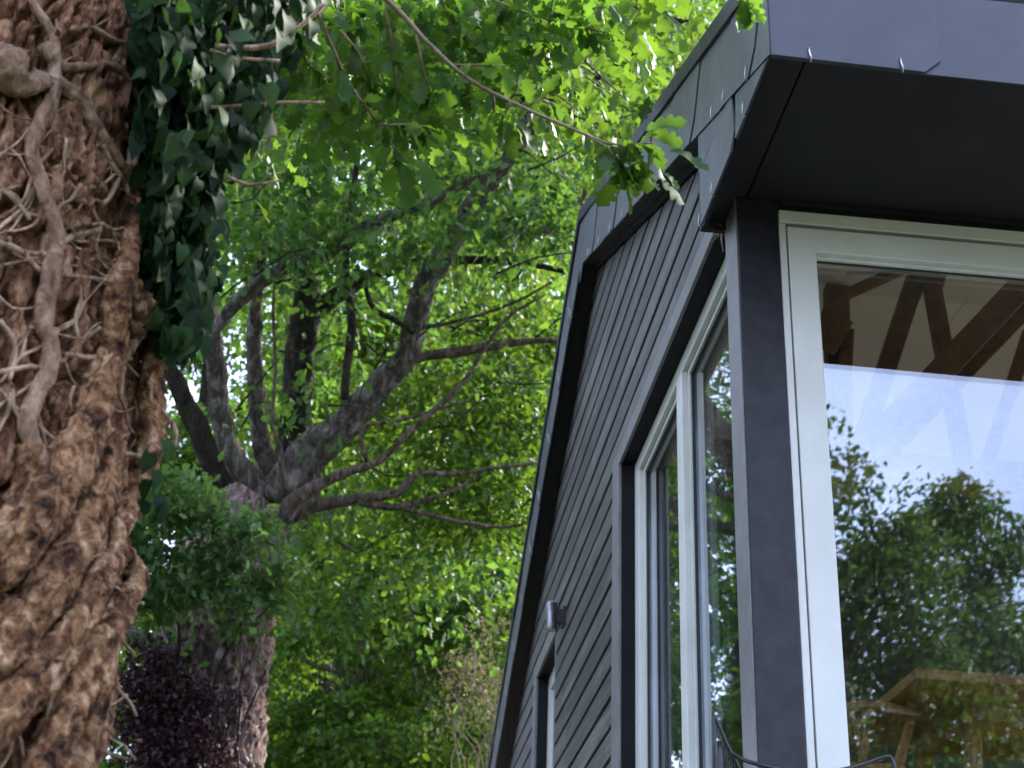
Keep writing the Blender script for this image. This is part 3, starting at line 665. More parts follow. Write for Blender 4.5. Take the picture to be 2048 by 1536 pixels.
limb(oak, [(545, 1010, 90), (500, 960, 70), (470, 920, 58), (445, 850, 52), (432, 740, 50), (420, 640, 44), (405, 520, 36), (380, 380, 30)], DO, LB, 12)
limb(oak, [(500, 1000, 80), (440, 950, 64), (392, 850, 54), (350, 760, 44), (320, 700, 36), (280, 600, 30)], DO + .4, M['shaded_bark'], 12)
limb(oak, [(560, 990, 80), (535, 930, 60), (518, 850, 44), (508, 700, 40), (512, 600, 36), (520, 480, 28), (500, 330, 22)], DO + .5, LB, 12)
limb(oak, [(560, 1000, 100), (585, 900, 84), (595, 780, 78), (606, 640, 72), (612, 560, 62), (590, 470, 56), (610, 390, 48), (640, 300, 40), (670, 180, 32), (690, 60, 26)], DO + 1.0, M['shaded_bark'], 14)
limb(oak, [(600, 640, 50), (660, 600, 46), (720, 560, 42), (770, 535, 34), (840, 480, 24)], DO + 1.1, M['shaded_bark'], 10)
limb(oak, [(575, 990, 16), (562, 930, 14), (560, 890, 12), (543, 852, 12), (551, 750, 9), (546, 620, 8), (552, 540, 6), (568, 470, 5)], DO - .7, M['limb_bark'], 7)
limb(oak, [(690, 800, 24), (692, 740, 22), (704, 650, 24), (692, 545, 18), (694, 480, 20), (708, 370, 18), (720, 280, 12)], DO - .3, M['shaded_bark'], 8)
limb(oak, [(560, 1050, 60), (590, 1000, 44), (640, 968, 30), (700, 942, 24), (760, 922, 19), (820, 862, 16), (890, 802, 14), (935, 752, 11), (1010, 640, 9), (1090, 590, 6)], DO - .6, M['limb_bark'], 9)
limb(oak, [(570, 1030, 60), (630, 1012, 38), (700, 1000, 30), (800, 984, 24), (835, 945, 16), (900, 950, 14), (980, 938, 11), (1075, 925, 8)], DO - .4, M['limb_bark'], 9)
limb(oak, [(700, 1000, 26), (760, 1012, 22), (800, 1014, 18), (870, 995, 15), (930, 970, 10), (985, 930, 6)], DO - .4, M['limb_bark'], 8)
limb(oak, [(790, 1012, 16), (860, 1030, 13), (930, 1046, 12), (1010, 1055, 9), (1070, 1040, 6)], DO - .4, M['limb_bark'], 8)
limb(oak, [(735, 925, 14), (722, 880, 12), (735, 850, 12), (800, 840, 12), (870, 820, 9), (940, 800, 6)], DO - .5, M['limb_bark'], 7)
limb(oak, [(830, 665, 18), (790, 640, 16), (750, 620, 15), (735, 590, 14), (728, 560, 12)], DO - .1, M['shaded_bark'], 8)
limb(oak, [(820, 655, 14), (880, 650, 11), (960, 630, 9), (1040, 600, 8), (1110, 560, 6)], DO, M['limb_bark'], 7)
limb(oak, [(1000, 690, 10), (1030, 720, 12), (1042, 780, 12), (1058, 830, 9)], DO + 2, M['shaded_bark'], 7)
limb(oak, [(160, 1240, 44), (230, 1265, 48), (300, 1285, 54), (370, 1320, 60), (430, 1370, 60)], DO - .3, LB, 12)
limb(oak, [(1150, 190, 34), (1190, 165, 26), (1240, 120, 20), (1290, 90, 14)], DO + .3, M['shaded_bark'], 8)
limb(oak, [(1060, 240, 26), (1030, 130, 24), (1075, 80, 24), (1100, 40, 20), (1160, -30, 14)], DO + .4, M['shaded_bark'], 8)
limb(oak, [(430, 340, 24), (470, 370, 22), (520, 415, 22), (560, 450, 18)], DO + .6, M['shaded_bark'], 8)
limb(oak, [(1180, 60, 16), (1300, 40, 16), (1380, 45, 14), (1450, 80, 10)], DO + 1, M['shaded_bark'], 8)
for i_ in range(95):                                      # fine twigs
    px, py = rng.uniform(430, 1120), rng.uniform(60, 1100); a = rng.uniform(-.9, .5); l_ = rng.uniform(60, 170); c_ = rng.uniform(-30, 30)
    limb(oak, [(px, py, 7), (px + l_ * .5 * math.cos(a), py + l_ * .5 * math.sin(a) + c_, 5), (px + l_ * math.cos(a), py + l_ * math.sin(a), 3)], DO + rng.uniform(-1.2, 2.5), M['shaded_bark'], 5, 0, 'twig')
crown([E(760, 330, DO + .6, 1.6, 1.6, .8), E(540, 400, DO + .6, .5, 1.0, .7), E(1000, 560, DO + 1.2, 1.0, 1.4, .7), E(900, 130, DO + .6, 1.8, 1.4, .9), E(620, 620, DO + 1.6, 1.2, .8, .9), E(1150, 250, DO + .8, 1.0, 1.2, .9),
       E(540, 200, DO, .8, 1.0, .5), E(1300, 60, DO + 1, .9, 1.1, .6), E(680, 480, DO - .3, .8, .6, .4)], 200, 56, .092, M['leaf_blue'], oak, 11, .26, oak_leaf(11, 2.6))
crown([E(390, 965, DO - 1.3, .26, .3, .07), E(320, 1010, DO - 1.2, .30, .3, .08), E(440, 1040, DO - 1.2, .36, .3, .07), E(510, 1060, DO - 1.0, .20, .25, .06), E(330, 1095, DO - 1.3, .40, .3, .08), E(470, 1120, DO - 1.1, .36, .3, .07), E(260, 1060, DO - 1.2, .25, .3, .2), E(390, 1165, DO - 1.2, .45, .3, .06), E(280, 1190, DO - 1.1, .3, .3, .10), E(520, 1170, DO - 1.0, .22, .2, .05), E(420, 1240, DO - 1.0, .22, .2, .05)], 100, 42, .074, M['leaf_mid'], oak, 12, .125, oak_leaf(11, 2.6), .5)
crown([E(720, 900, DO + 1.2, 1.1, .8, .6), E(920, 840, DO + 1.0, 1.0, .8, .6), E(860, 1060, DO + .8, 1.0, .7, .35), E(980, 960, DO + .6, .7, .7, .4), E(1050, 740, DO + 1.0, .7, .7, .6)], 130, 52, .092, M['leaf_oak'], oak, 13, .24, oak_leaf(11, 2.6))
crown([E(560, 470, DO - .9, .7, .4, .35), E(830, 470, DO - .9, .6, .4, .25), E(1040, 400, DO - .8, .5, .4, .3), E(700, 300, DO - .8, .8, .4, .3), E(620, 760, DO - .5, .35, .3, .3), E(760, 1180, DO - .6, .7, .4, .18), E(940, 1120, DO - .5, .6, .4, .18), E(480, 300, DO - .9, .5, .4, .3)], 48, 50, .090, M['leaf_blue'], oak, 15, .20, oak_leaf(11, 2.6))
# burgundy creeper clinging to the trunk
cr = empty('creeper', [*at(400, 1536, DO - .7)[:2], 0], 'dark burgundy creeper mass clinging to the big oak trunk', 'shrub')
crown([E(350, 1440, DO - .75, .34, .16, .34), E(320, 1340, DO - .75, .24, .18, .24), E(370, 1540, DO - .8, .40, .2, .3), E(430, 1400, DO - .72, .10, .08, .10), E(290, 1400, DO - .7, .2, .2, .3)], 105, 60, .045, M['leaf_purple'], cr, 14, .11, name='foliage')
for i_ in range(14):
    px = rng.uniform(280, 490); limb(cr, [(px, 1650, 8), (px + rng.uniform(-30, 30), 1500, 7), (px + rng.uniform(-60, 60), 1340 + rng.uniform(-40, 60), 4)], DO - .72, M['shaded_bark'], 5, 0, 'stem')
limb(cr, [(355, 1330, 11), (358, 1250, 9), (330, 1215, 7), (300, 1195, 5)], DO - .8, M['shaded_bark'], 6, 0, 'stem')
limb(cr, [(420, 1400, 9), (440, 1330, 8), (470, 1280, 7), (540, 1215, 5), (600, 1190, 4)], DO - .8, M['shaded_bark'], 6, 0, 'stem')

# ------------------------------------------------------------------ the wood behind: single trees
def bg_tree(label, d, trunk_pts, ells, ncl, per, size, mat, seed, spread=.45, tm='shaded_bark', name='tree', branches=()):
    b = at(trunk_pts[0][0], trunk_pts[0][1], d); gz_ = max(0, (b[1] - 9)) * .045
    t = empty(name, [b[0], b[1], gz_], label, 'tree', 'trees of the wood behind the house')
    P = [np.array([b[0], b[1], gz_ - .2])] + [at(p[0], p[1], d) for p in trunk_pts]; R = [trunk_pts[0][2] / 2 / F_PX * d * 1.5] + [p[2] / 2 / F_PX * d for p in trunk_pts]
    tube('trunk', P, R, M[tm], t, 12, .3, .12, seed)
    for br in branches: limb(t, br, d, M[tm], 8, .12, 'limb', .2)
    crown(ells, int(ncl * .85), per * 1.5, size * .92, mat, t, seed, spread * .58, flat=.42)
    return t
bg_tree('forked brown tree with low crown right of the big oak trunk', 19, [(775, 1536, 60), (745, 1400, 46), (728, 1290, 40), (705, 1190, 32), (690, 1080, 22), (680, 950, 14)],
        [E(860, 1220, 18.5, 1.6, 1.2, .7), E(730, 1060, 19, 1.3, 1.3, .9), E(960, 1120, 19, 1.3, 1.2, .8), E(640, 1330, 18.6, .8, 1, .8), E(960, 1420, 18.2, 1.0, 1, .8), E(780, 1480, 18, 1.5, 1, .45), E(600, 1500, 18.4, .8, .8, .5)], 330, 60, .098, M['leaf_oak'], 21, .32,
        'oak_bark2', 'oak_tree', branches=[[(745, 1400, 30), (690, 1345, 22), (640, 1335, 16), (590, 1310, 10)], [(728, 1280, 26), (760, 1200, 22), (800, 1165, 18), (900, 1160, 14), (1010, 1185, 10), (1080, 1190, 8)], [(775, 1500, 30), (810, 1440, 22), (760, 1380, 18)], [(700, 1180, 18), (650, 1080, 14), (690, 960, 10)]])
bg_tree('slim pale stemmed tree beside the far end of the house', 21, [(850, 1536, 30), (852, 1430, 27), (836, 1320, 22), (818, 1200, 18), (812, 1080, 14), (830, 950, 10)],
        [E(900, 1000, 21, 1.5, 1.2, 1.0), E(1010, 1280, 20.5, .9, 1, .8), E(930, 1330, 21.5, 1.0, 1, .6), E(1040, 860, 21, .8, 1, .8), E(900, 1500, 20.5, 1.0, .8, .5), E(1000, 1520, 20, .7, .8, .5)], 300, 60, .10, M['leaf_shaded'], 22, .34,
        'oak_bark2', 'slim_tree', branches=[[(852, 1430, 18), (835, 1350, 14), (815, 1320, 10)], [(836, 1320, 14), (900, 1240, 10), (960, 1180, 8)]])
bg_tree('sunlit yellow green tree glowing behind the oak fork', 25, [(660, 1536, 50), (650, 1300, 40), (640, 1000, 30), (650, 700, 20)],
        [E(680, 1080, 25, 1.5, 1.5, 1.2), E(640, 860, 25, 1.6, 1.5, 1.3), E(900, 900, 26, 1.8, 1.5, 1.2), E(940, 640, 26, 2.0, 1.5, 1.4), E(700, 640, 26, 1.6, 1.4, 1.2), E(1060, 1020, 26, 1.0, 1.4, 1.0)], 360, 58, .13, M['leaf_far'], 23, .42, name='beech_tree')
bg_tree('tall bright tree rising behind the house ridge', 29, [(1010, 1536, 46), (1000, 1200, 40), (1000, 800, 32), (1040, 400, 22), (1080, 50, 14)],
        [E(1020, 500, 29, 2.4, 2, 2.0), E(1150, 200, 29, 2.6, 2, 2.0), E(860, 300, 30, 1.8, 2, 1.2), E(1000, 820, 29, 2.0, 2, 1.6), E(1320, 60, 30, 2.2, 2, 1.4), E(1000, 60, 30, 1.4, 2, 1.0)], 470, 58, .14, M['leaf_far'], 24, .5, name='beech_tree')
bg_tree('dark leaved tree left of the oak fork behind the ivy trunk', 22, [(330, 1536, 50), (350, 1200, 40), (400, 900, 30), (430, 600, 20)],
        [E(320, 1480, 19, 1.2, 1, .9), E(250, 1320, 20, 1.0, 1, .8), E(380, 640, 22, .8, 1.2, .6), E(330, 900, 22, 1.0, 1.2, .8), E(600, 760, 23, .7, 1.2, .6), E(220, 1500, 18, .7, .8, .8), E(520, 1330, 21, .7, .8, .9)], 320, 60, .10, M['leaf_oak'], 25, .36, name='oak_tree')
bg_tree('tall airy tree with sky showing through left of the branch', 31, [(560, 1536, 46), (560, 1000, 36), (570, 500, 26), (600, 100, 16)],
        [E(720, 90, 31, 2.6, 2, 1.6), E(420, 120, 31, 2.2, 2, 1.8), E(560, 640, 31, 1.2, 2, .5), E(800, 440, 32, 1.4, 2, .8), E(520, 380, 32, 1.0, 2, .5)], 170, 54, .14, M['leaf_far'], 26, .46, name='ash_tree')
bg_tree('tree in shade-darkened leaf colour filling the lower gap beside the house', 27, [(960, 1700, 50), (955, 1400, 40), (940, 1200, 24)],
        [E(900, 1480, 27, 2.2, 2, 1.2), E(1000, 1340, 28, 1.6, 2, 1.2), E(720, 1420, 28, 1.8, 2, 1.2), E(560, 1440, 28, 1.6, 2, 1.4), E(830, 1300, 29, 2.2, 2, 1.0), E(1040, 1180, 28, 1.0, 2, 1.2), E(640, 1240, 29, 1.4, 1.6, 1.0)], 620, 60, .14, M['leaf_shaded'], 27, .5, name='hornbeam_tree')
bg_tree('farthest pale green tree closing the top of the wood', 40, [(800, 1536, 40), (800, 900, 30), (820, 300, 18)],
        [E(820, 760, 40, 4.5, 2.5, 2.6), E(1050, 380, 40, 4, 2.5, 3.0), E(600, 950, 40, 4, 2.5, 2.5), E(980, 1100, 40, 3.4, 2.5, 2.5), E(760, 1300, 41, 4.5, 2.5, 2.2), E(380, 1100, 40, 3.5, 2.5, 3), E(1250, 100, 41, 3.5, 2, 2.5), E(560, 420, 41, 3.0, 2, 1.8)], 1150, 60, .20, M['leaf_oak'], 28, .62, name='lime_tree')
dry = empty('dry_bush', [*at(950, 1536, 16)[:2], .3], 'dry brownish twiggy bush beside the lower rake edge', 'bush')
crown([E(955, 1370, 16.4, .40, .4, .5), E(985, 1290, 16.4, .25, .3, .35)], 26, 36, .045, M['leaf_dry'], dry, 31, .16, name='foliage')
for i_ in range(12):
    px = rng.uniform(930, 1000); limb(dry, [(px, 1700, 4), (px + rng.uniform(-30, 30), 1520, 3), (px + rng.uniform(-50, 40), 1440, 2.4), (px + rng.uniform(-80, 40), 1350 + rng.uniform(-60, 60), 1.5)], 16.3, M['twig'], 5, 0, 'stem')
# trees behind the photographer, seen mirrored in the front glass
def rear_tree(label, x, y, h, blobs, ncl, seed, mat, spread=.23, group='trees mirrored in the front window'):
    t = empty('garden_tree', [x, y, 0], label, 'tree', group)
    tube('trunk', [[x, y, -.2], [x + .1, y, h * .3], [x, y + .1, h * .6], [x + .1, y, h * .76]], [.28, .20, .11, .03], M['oak_bark'], t, 12, .2, .1, seed)
    for k_ in range(20):
        a = rng.uniform(0, 6.28); z = h * rng.uniform(.3, .72); l_ = rng.uniform(.7, 1.4)
        tube('limb', [[x, y, z], [x + math.cos(a) * l_ * .5, y + math.sin(a) * l_ * .5, z + .5], [x + math.cos(a) * l_, y + math.sin(a) * l_, z + .9 + rng.uniform(0, .6)]], [.045, .026, .007], M['oak_bark'], t, 7, .15, .1, seed + k_)
    for b in list(blobs):                                   # leafy arms breaking the outline
        for q_ in range(4):
            u_ = rdir(1)[0]; blobs = blobs + [(b[0] + u_[0] * b[3] * 1.15, b[1] + u_[1] * b[4], b[2] + abs(u_[2]) * b[5] * 1.2 - .1, .45, .4, .28)]
    crown([(np.array([x + b[0], y + b[1], b[2]]), np.array(b[3:])) for b in blobs], ncl, 75, .10, mat, t, seed, spread)
rear_tree('leafy oak mirrored at the left of the front glass', 4.4, -12.8, 10.4, [(.1, 0, 9.6, .5, .5, .6), (0, 0, 8.5, .9, .8, .7), (.3, 0, 7.6, 1.2, 1, .8), (.6, 0, 6.6, 1.6, 1.2, .9), (-.6, 0, 6.4, 1.4, 1.2, 1.2), (.4, 0, 5.2, 2, 1.3, 1.0)], 300, 41, M['leaf_shaded'])
rear_tree('slim tree mirrored with one leafy arm against the sky in the front glass', 6.6, -13.8, 10.0, [(-.1, 0, 9.5, .35, .4, .5), (.2, 0, 8.9, .45, .4, .4), (-.4, 0, 7.8, 1.0, .9, .5), (.6, 0, 7.4, 1.2, 1, .7), (-.4, 0, 6.2, 1.8, 1.2, .9)], 210, 42, M['leaf_shaded'])
rear_tree('broad dark thicket tree mirrored low across the front glass', 7.0, -18.5, 9.4, [(-2, 0, 8.2, 2.4, 1.3, 1.5), (1.5, 0, 8.0, 2.6, 1.3, 1.5), (0, 0, 6, 4, 1.4, 1.4)], 290, 43, M['leaf_shaded'], .36)
rear_tree('dense skylight-blocking tree added out of frame, mirrored in the near pane of the gable window', -7.2, 4.5, 9.5, [(0, 0, 7.2, 2.2, 2.2, 1.8), (.4, .8, 4.6, 2.4, 2.4, 1.8), (0, -1.2, 2.8, 2.2, 2.2, 1.4)], 420, 44, M['leaf_oak'], .45, 'added trees mirrored in the gable window')  # added left of the frame to block skylight from the gable
rear_tree('broad skylight-blocking tree added out of frame, mirrored in the far pane of the gable window', -8.0, 10.5, 10.5, [(0, 0, 8.2, 2.4, 2.4, 2.0), (.6, -.8, 5.2, 2.6, 2.6, 2.0), (0, -1.0, 2.8, 2.4, 2.4, 1.4)], 420, 45, M['leaf_oak'], .45, 'added trees mirrored in the gable window')  # second added tree, screens the gable from the open sky

# ------------------------------------------------------------------ foreground trunk with ivy
AX0 = np.array([-1.898, -1.70, 2.152]); ADIR = np.array([-.092, 0.0, 1.0])
def axis_at(z): return np.stack([AX0[0] + ADIR[0] * (z - AX0[2]), np.full_like(z, AX0[1]), z], -1)
def trad(z): return .336 + .0 * z + .22 * np.exp(-np.maximum(z, 0) / .35)
zz = np.r_[np.linspace(-.2, 1.95, 60)[:-1], np.linspace(1.95, 4.5, 520), np.linspace(4.5, 9.5, 70)[1:]]; NT = 440
th = np.arange(NT) / NT * 2 * np.pi; Z_, T_ = np.meshgrid(zz, th, indexing='ij'); zf, tf = Z_.ravel(), T_.ravel()
def cylc(fa, fz, off=0): return np.stack([np.cos(tf) * fa + 50 + off, np.sin(tf) * fa + 50, zf * fz + 20], 1)
def worley(u, v, seed):
    """F1, F2 of jittered cells, periodic-free, on flat coordinates"""
    iu, iv = np.floor(u).astype(np.int64), np.floor(v).astype(np.int64); f1 = np.full(len(u), 9.); f2 = np.full(len(u), 9.); hid = np.zeros(len(u))
    def hs(a, b, k):
        x = (a * 374761393 + b * 668265263 + (k + seed) * 974634777) & 0xffffffff; x = ((x ^ (x >> 13)) * 1274126177) & 0xffffffff
        return ((x ^ (x >> 16)) & 0xffff) / 65535.
    for a in (-1, 0, 1):
        for b in (-1, 0, 1):
            cu, cv = iu + a, iv + b; d = np.hypot(cu + hs(cu, cv, 1) - u, cv + hs(cu, cv, 2) - v); h_ = hs(cu, cv, 3)
            near = d < f1; f2 = np.where(near, f1, np.minimum(f2, d)); hid = np.where(near, h_, hid); f1 = np.where(near, d, f1)
    return f1, f2, hid
w1 = vnoise(cylc(5, 6), 1) - .5; w2 = vnoise(cylc(14, 16), 7) - .5
uu = tf * .318 / .046 + w1 * 2.0 + w2 * .7; vv = zf / .20 + (vnoise(cylc(5, 4), 8) - .5) * 3.0 + w2 * .8
f1_, f2_, hid = worley(uu, vv, 1); e1 = np.clip((f2_ - f1_) / .30, 0, 1); e1 = e1 * e1 * (3 - 2 * e1)
f1b, f2b, hidb = worley(uu * 2.6, vv * 3.1, 5); e2 = np.clip((f2b - f1b) / .30, 0, 1)
n2 = vnoise(cylc(26, 30), 3); n3 = vnoise(cylc(60, 50), 4); n4 = vnoise(cylc(3, 1.6), 5); n5 = vnoise(cylc(130, 110), 6)
disp_ = .042 * (e1 - .7) + .018 * (hid - .5) * e1 + .008 * (e2 - .6) * e1 + .012 * (n2 - .5) + .009 * (n3 - .5) + .045 * (n4 - .5) + .005 * (n5 - .5)
rad_ = trad(zf) * np.where(zf > 4.5, 1 - (zf - 4.5) * .06, 1) + disp_
axp = axis_at(zf); Vt = axp + np.stack([np.cos(tf) * rad_, np.sin(tf) * rad_, 0 * zf], 1)
i, j = np.meshgrid(np.arange(len(zz) - 1), np.arange(NT), indexing='ij'); j2 = (j + 1) % NT
Ft = np.stack([i * NT + j, i * NT + j2, (i + 1) * NT + j2, (i + 1) * NT + j], -1).reshape(-1, 4)
ivt = empty('ivy_clad_tree', [*(axis_at(np.array([0.]))[0][:2]), 0], 'old trunk with deeply fissured brown bark in the near foreground', 'tree')
tr_o = mesh_np('trunk', Vt, Ft, M['fore_bark'], ivt, smooth=True)
top_ = axis_at(np.array([9.3]))[0]
for k_ in range(7):
    a = k_ * .9 + .4; l_ = rng.uniform(1.6, 2.8)
    tube('limb', [top_ + [0, 0, -1.5 + .2 * k_], top_ + [math.cos(a) * l_ * .5, math.sin(a) * l_ * .5, .4], top_ + [math.cos(a) * l_, math.sin(a) * l_, 1.6]], [.13, .09, .03], M['shaded_bark'], ivt, 9, .2, .1, k_)
crown([(top_ + [0, 0, 1.8], np.array([3.6, 3.2, 1.6]))], 240, 60, .13, M['leaf_oak'], ivt, 51, .45)  # unseen crown, enlarged to cut the skylight on trunk and gable

ivy = empty('ivy', [*(axis_at(np.array([0.]))[0][:2] + [.3, -.1]), 0], 'climbing ivy with twisted tan stems and glossy dark leaves on the near trunk', 'vine')
def on_trunk(px, py, lift=0.):
    d = ray(px, py); d = d / np.linalg.norm(d)
    best = None
    # intersect with the leaning cylinder by marching
    ts = np.linspace(1.8, 4.6, 900); Pm = EYE + d * ts[:, None]; ax = axis_at(Pm[:, 2]); rr2 = np.hypot(*(Pm - ax)[:, :2].T) - trad(Pm[:, 2]) - lift
    hit = np.where(rr2 < 0)[0]
    return Pm[hit[0]] if len(hit) else Pm[np.argmin(rr2)]
def vine(pts, mat='vine', lift=.35, seg=10, wob=.16, seed=0):
    P, R = [], []
    for px, py, w in pts:
        r = w / 2 / F_PX * 2.75; P.append(on_trunk(px, py, r * lift + (.006 if mat == 'thick_vine' else .018))); R.append(r * (1 if mat == 'thick_vine' else 1.12))
    big = max(R) > .016
    return tube('stem', P, R, M[mat], ivy, seg * 2 if big else seg, .0055 if big else .010, wob * .7, seed, (.22, 75, .16) if big else (.30, 95, .25))
TV = 'thick_vine'
vine([(320, 560, 30), (305, 640, 44), (312, 720, 58), (300, 780, 60), (306, 850, 54), (288, 930, 58), (262, 1000, 54), (236, 1060, 46), (240, 1100, 46), (268, 1140, 48), (270, 1170, 48), (240, 1220, 54), (210, 1280, 58), (198, 1350, 62), (180, 1430, 62), (160, 1536, 64), (140, 1650, 66)], TV, .9, 18, .16, 1)
vine([(262, 400, 40), (258, 480, 50), (242, 570, 62), (225, 640, 62), (225, 700, 58), (202, 760, 64), (180, 830, 74), (140, 920, 84), (90, 1000, 92), (30, 1080, 94), (-40, 1150, 94)], TV, .75, 20, .12, 2)
vine([(225, 880, 50), (200, 980, 64), (150, 1080, 74), (90, 1180, 84), (20, 1270, 88), (-50, 1340, 88)], TV, .75, 20, .12, 3)
vine([(238, 1090, 50), (175, 1200, 64), (115, 1300, 74), (30, 1400, 84), (-50, 1480, 84)], TV, .8, 20, .12, 4)
vine([(200, 1270, 50), (145, 1400, 66), (85, 1536, 70), (40, 1650, 70)], TV, .8, 20, .12, 5)
vine([(60, 900, 60), (50, 1000, 50), (20, 1100, 50), (-30, 1200, 50)], TV, .3, 16, .2, 6)
vine([(215, 575, 70), (245, 590, 92), (265, 625, 88), (250, 660, 50)], TV, .4, 18, .2, 7)
vine([(-20, 120, 80), (20, 150, 76), (45, 170, 50), (100, 165, 30), (150, 195, 27), (200, 270, 27), (235, 320, 23), (268, 380, 23), (270, 430, 25), (250, 490, 24)], 'vine', .5, 12, .14, 8)
vine([(60, 0, 18), (100, 60, 18), (110, 100, 22), (105, 190, 27), (75, 260, 27), (65, 310, 27), (85, 380, 27), (112, 470, 31), (100, 560, 33), (85, 640, 31), (102, 690, 31), (95, 740, 31), (70, 800, 31), (55, 850, 29), (75, 910, 29), (102, 990, 26), (110, 1040, 22)], 'vine', .5, 12, .1, 9)
vine([(85, 90, 30), (120, 130, 24), (165, 135, 20), (215, 130, 20), (255, 160, 19), (280, 210, 17), (300, 280, 15), (326, 350, 12)], 'vine', .7, 10, .1, 10)
TH = 'vine_thin'
for n_, pts in enumerate([
    [(240, -10, 15), (265, 60, 15), (300, 85, 17), (322, 92, 17)], [(110, 62, 11), (180, 55, 11), (230, 82, 12), (292, 90, 10)], [(0, 487, 11), (40, 502, 11), (82, 545, 9)],
    [(40, 505, 10), (100, 510, 9)], [(128, 552, 8), (180, 556, 9), (240, 568, 9), (262, 592, 8)], [(128, 708, 8), (190, 716, 9), (262, 716, 9)], [(302, 628, 20), (265, 690, 18), (228, 742, 14)],
    [(296, 655, 13), (250, 720, 13), (240, 790, 10)], [(212, 862, 12), (226, 900, 13), (215, 960, 11), (198, 995, 9)], [(-5, 746, 10), (60, 734, 10), (98, 742, 9)],
    [(312, 810, 9), (346, 850, 11), (350, 880, 10), (338, 902, 10), (300, 914, 9), (230, 905, 9), (150, 922, 9), (70, 960, 8)], [(278, 436, 14), (312, 442, 12), (355, 468, 10)], [(272, 450, 13), (300, 520, 13), (314, 595, 10)],
    [(262, 340, 24), (280, 250, 28), (288, 238, 24)], [(118, 1165, 13), (146, 1215, 13), (146, 1275, 11), (120, 1330, 11), (96, 1430, 11), (94, 1540, 11)], [(200, 460, 13), (140, 475, 12), (110, 500, 11)],
    [(250, 330, 10), (215, 400, 9), (190, 400, 8)], [(205, 290, 12), (225, 330, 12), (250, 370, 12), (260, 400, 12)], [(0, 640, 9), (30, 690, 9), (20, 760, 8)], [(190, 1130, 9), (160, 1170, 9), (120, 1180, 8)], [(100, 1440, 9), (150, 1455, 10), (180, 1440, 8)],
    [(0, 380, 9), (30, 400, 10), (60, 440, 9)], [(160, 600, 7), (150, 640, 7), (160, 690, 6)], [(110, 190, 8), (150, 170, 8), (170, 140, 8)], [(0, 1190, 14), (30, 1200, 12), (60, 1170, 10)]]):
    vine(pts, TH, .8, 8, .08, 20 + n_)
for n_ in range(78):
    px, py = rng.uniform(-10, 270), rng.uniform(-20, 1500); a = rng.choice([1.35, 1.8, .3, 2.7]) + rng.normal(0, .3); w = rng.uniform(4.0, 8.5); pts = []
    for k_ in range(int(rng.integers(5, 13))):
        pts.append((px, py, w * (1 - .045 * k_))); px += 34 * math.cos(a); py += 34 * math.sin(a); a += rng.normal(0, .45)
        if px > 290: break
    if len(pts) > 2: vine(pts, 'vine' if n_ % 3 == 0 else TH, .6, 7, .08, 60 + n_)
# ivy leaves: hanging on the right flank of the trunk
iv_me = []
for v in (0, 1):
    V_, F_ = ivy_leaf(v); o_ = mesh_np('leaf', V_, F_, M['leaf_ivy'], ivy, smooth=True); iv_me.append(o_.data); D.objects.remove(o_)
def place_leaf(me, name, P, tip, nrm, size, p):
    X, Y, Z = basis(np.asarray(tip, float), np.asarray(nrm, float)); o = D.objects.new(name, me); COL.objects.link(o); parent(o, p)
    mt_ = Matrix.Identity(4)
    for r_ in range(3): mt_[r_][0], mt_[r_][1], mt_[r_][2], mt_[r_][3] = X[r_] * size, Y[r_] * size, Z[r_] * size, P[r_]
    o.matrix_basis = mt_; return o
def ivy_edge(py):           # outer limit of the ivy mass in the frame
    return np.interp(py, [-40, 60, 150, 280, 360, 480, 560, 690, 760], [700, 660, 610, 540, 470, 440, 455, 400, 350])
cnt = 0
while cnt < 285:
    py = rng.uniform(-40, 705); lo = np.interp(py, [0, 300, 520, 700], [285, 318, 300, 330]); hi = ivy_edge(py)
    px = lo + (hi - lo) * rng.beta(1.1, 1.5)
    d_ = rng.uniform(2.72, 3.05); P = at(px, py, d_)
    tip = np.array([rng.normal(.25, .35), rng.normal(-.1, .3), -1.0]); nr = np.array([rng.normal(.85, .45), rng.normal(-.25, .5), rng.normal(.30, .35)])
    place_leaf(iv_me[int(rng.random() > .62)], 'leaf', P, tip, nr, rng.uniform(.034, .060), ivy); cnt += 1
for px, py in ((330, 655), (345, 690), (395, 680), (300, 905), (300, 960), (315, 990), (330, 1010), (310, 940), (330, 880), (360, 600), (290, 1000)):
    P = at(px, py, 2.85); place_leaf(iv_me[0], 'leaf', P, (rng.normal(.2, .3), -.1, -1), (rng.normal(.7, .5), -.4, .3), .045, ivy)
nf = 2500; py = rng.uniform(-60, 690, nf); px = np.array([np.interp(y, [0, 300, 520, 700], [262, 290, 285, 315]) for y in py]); px = px + (ivy_edge(py) - 30 - px) * rng.beta(.95, 1.5, nf)
Pf = np.array([at(a, b, rng.uniform(2.98, 3.4)) for a, b in zip(px, py)])
scatter('foliage', ivy_leaf(0), Pf, np.stack([rng.normal(.2, .4, nf), rng.normal(0, .4, nf), -np.ones(nf)], 1), rdir(nf) + [.3, -.3, .3], rng.uniform(.034, .060, nf), M['leaf_ivyfill'], ivy)
for pts in ([(430, 90, 9), (480, 96, 12), (540, 90, 11), (590, 60, 9), (650, 10, 7)], [(420, 100, 8), (470, 115, 8), (560, 122, 7)], [(400, 215, 8), (480, 212, 8), (560, 205, 7), (650, 205, 5)], [(430, 250, 8), (460, 285, 7)], [(450, 350, 6), (500, 370, 8), (560, 360, 5)]):
    P = [at(a, b, 2.95) for a, b, w in pts]; tube('stem', P, [w / 2 / F_PX * 2.95 for a, b, w in pts], M['vine_thin'], ivy, 8, .02, .05)

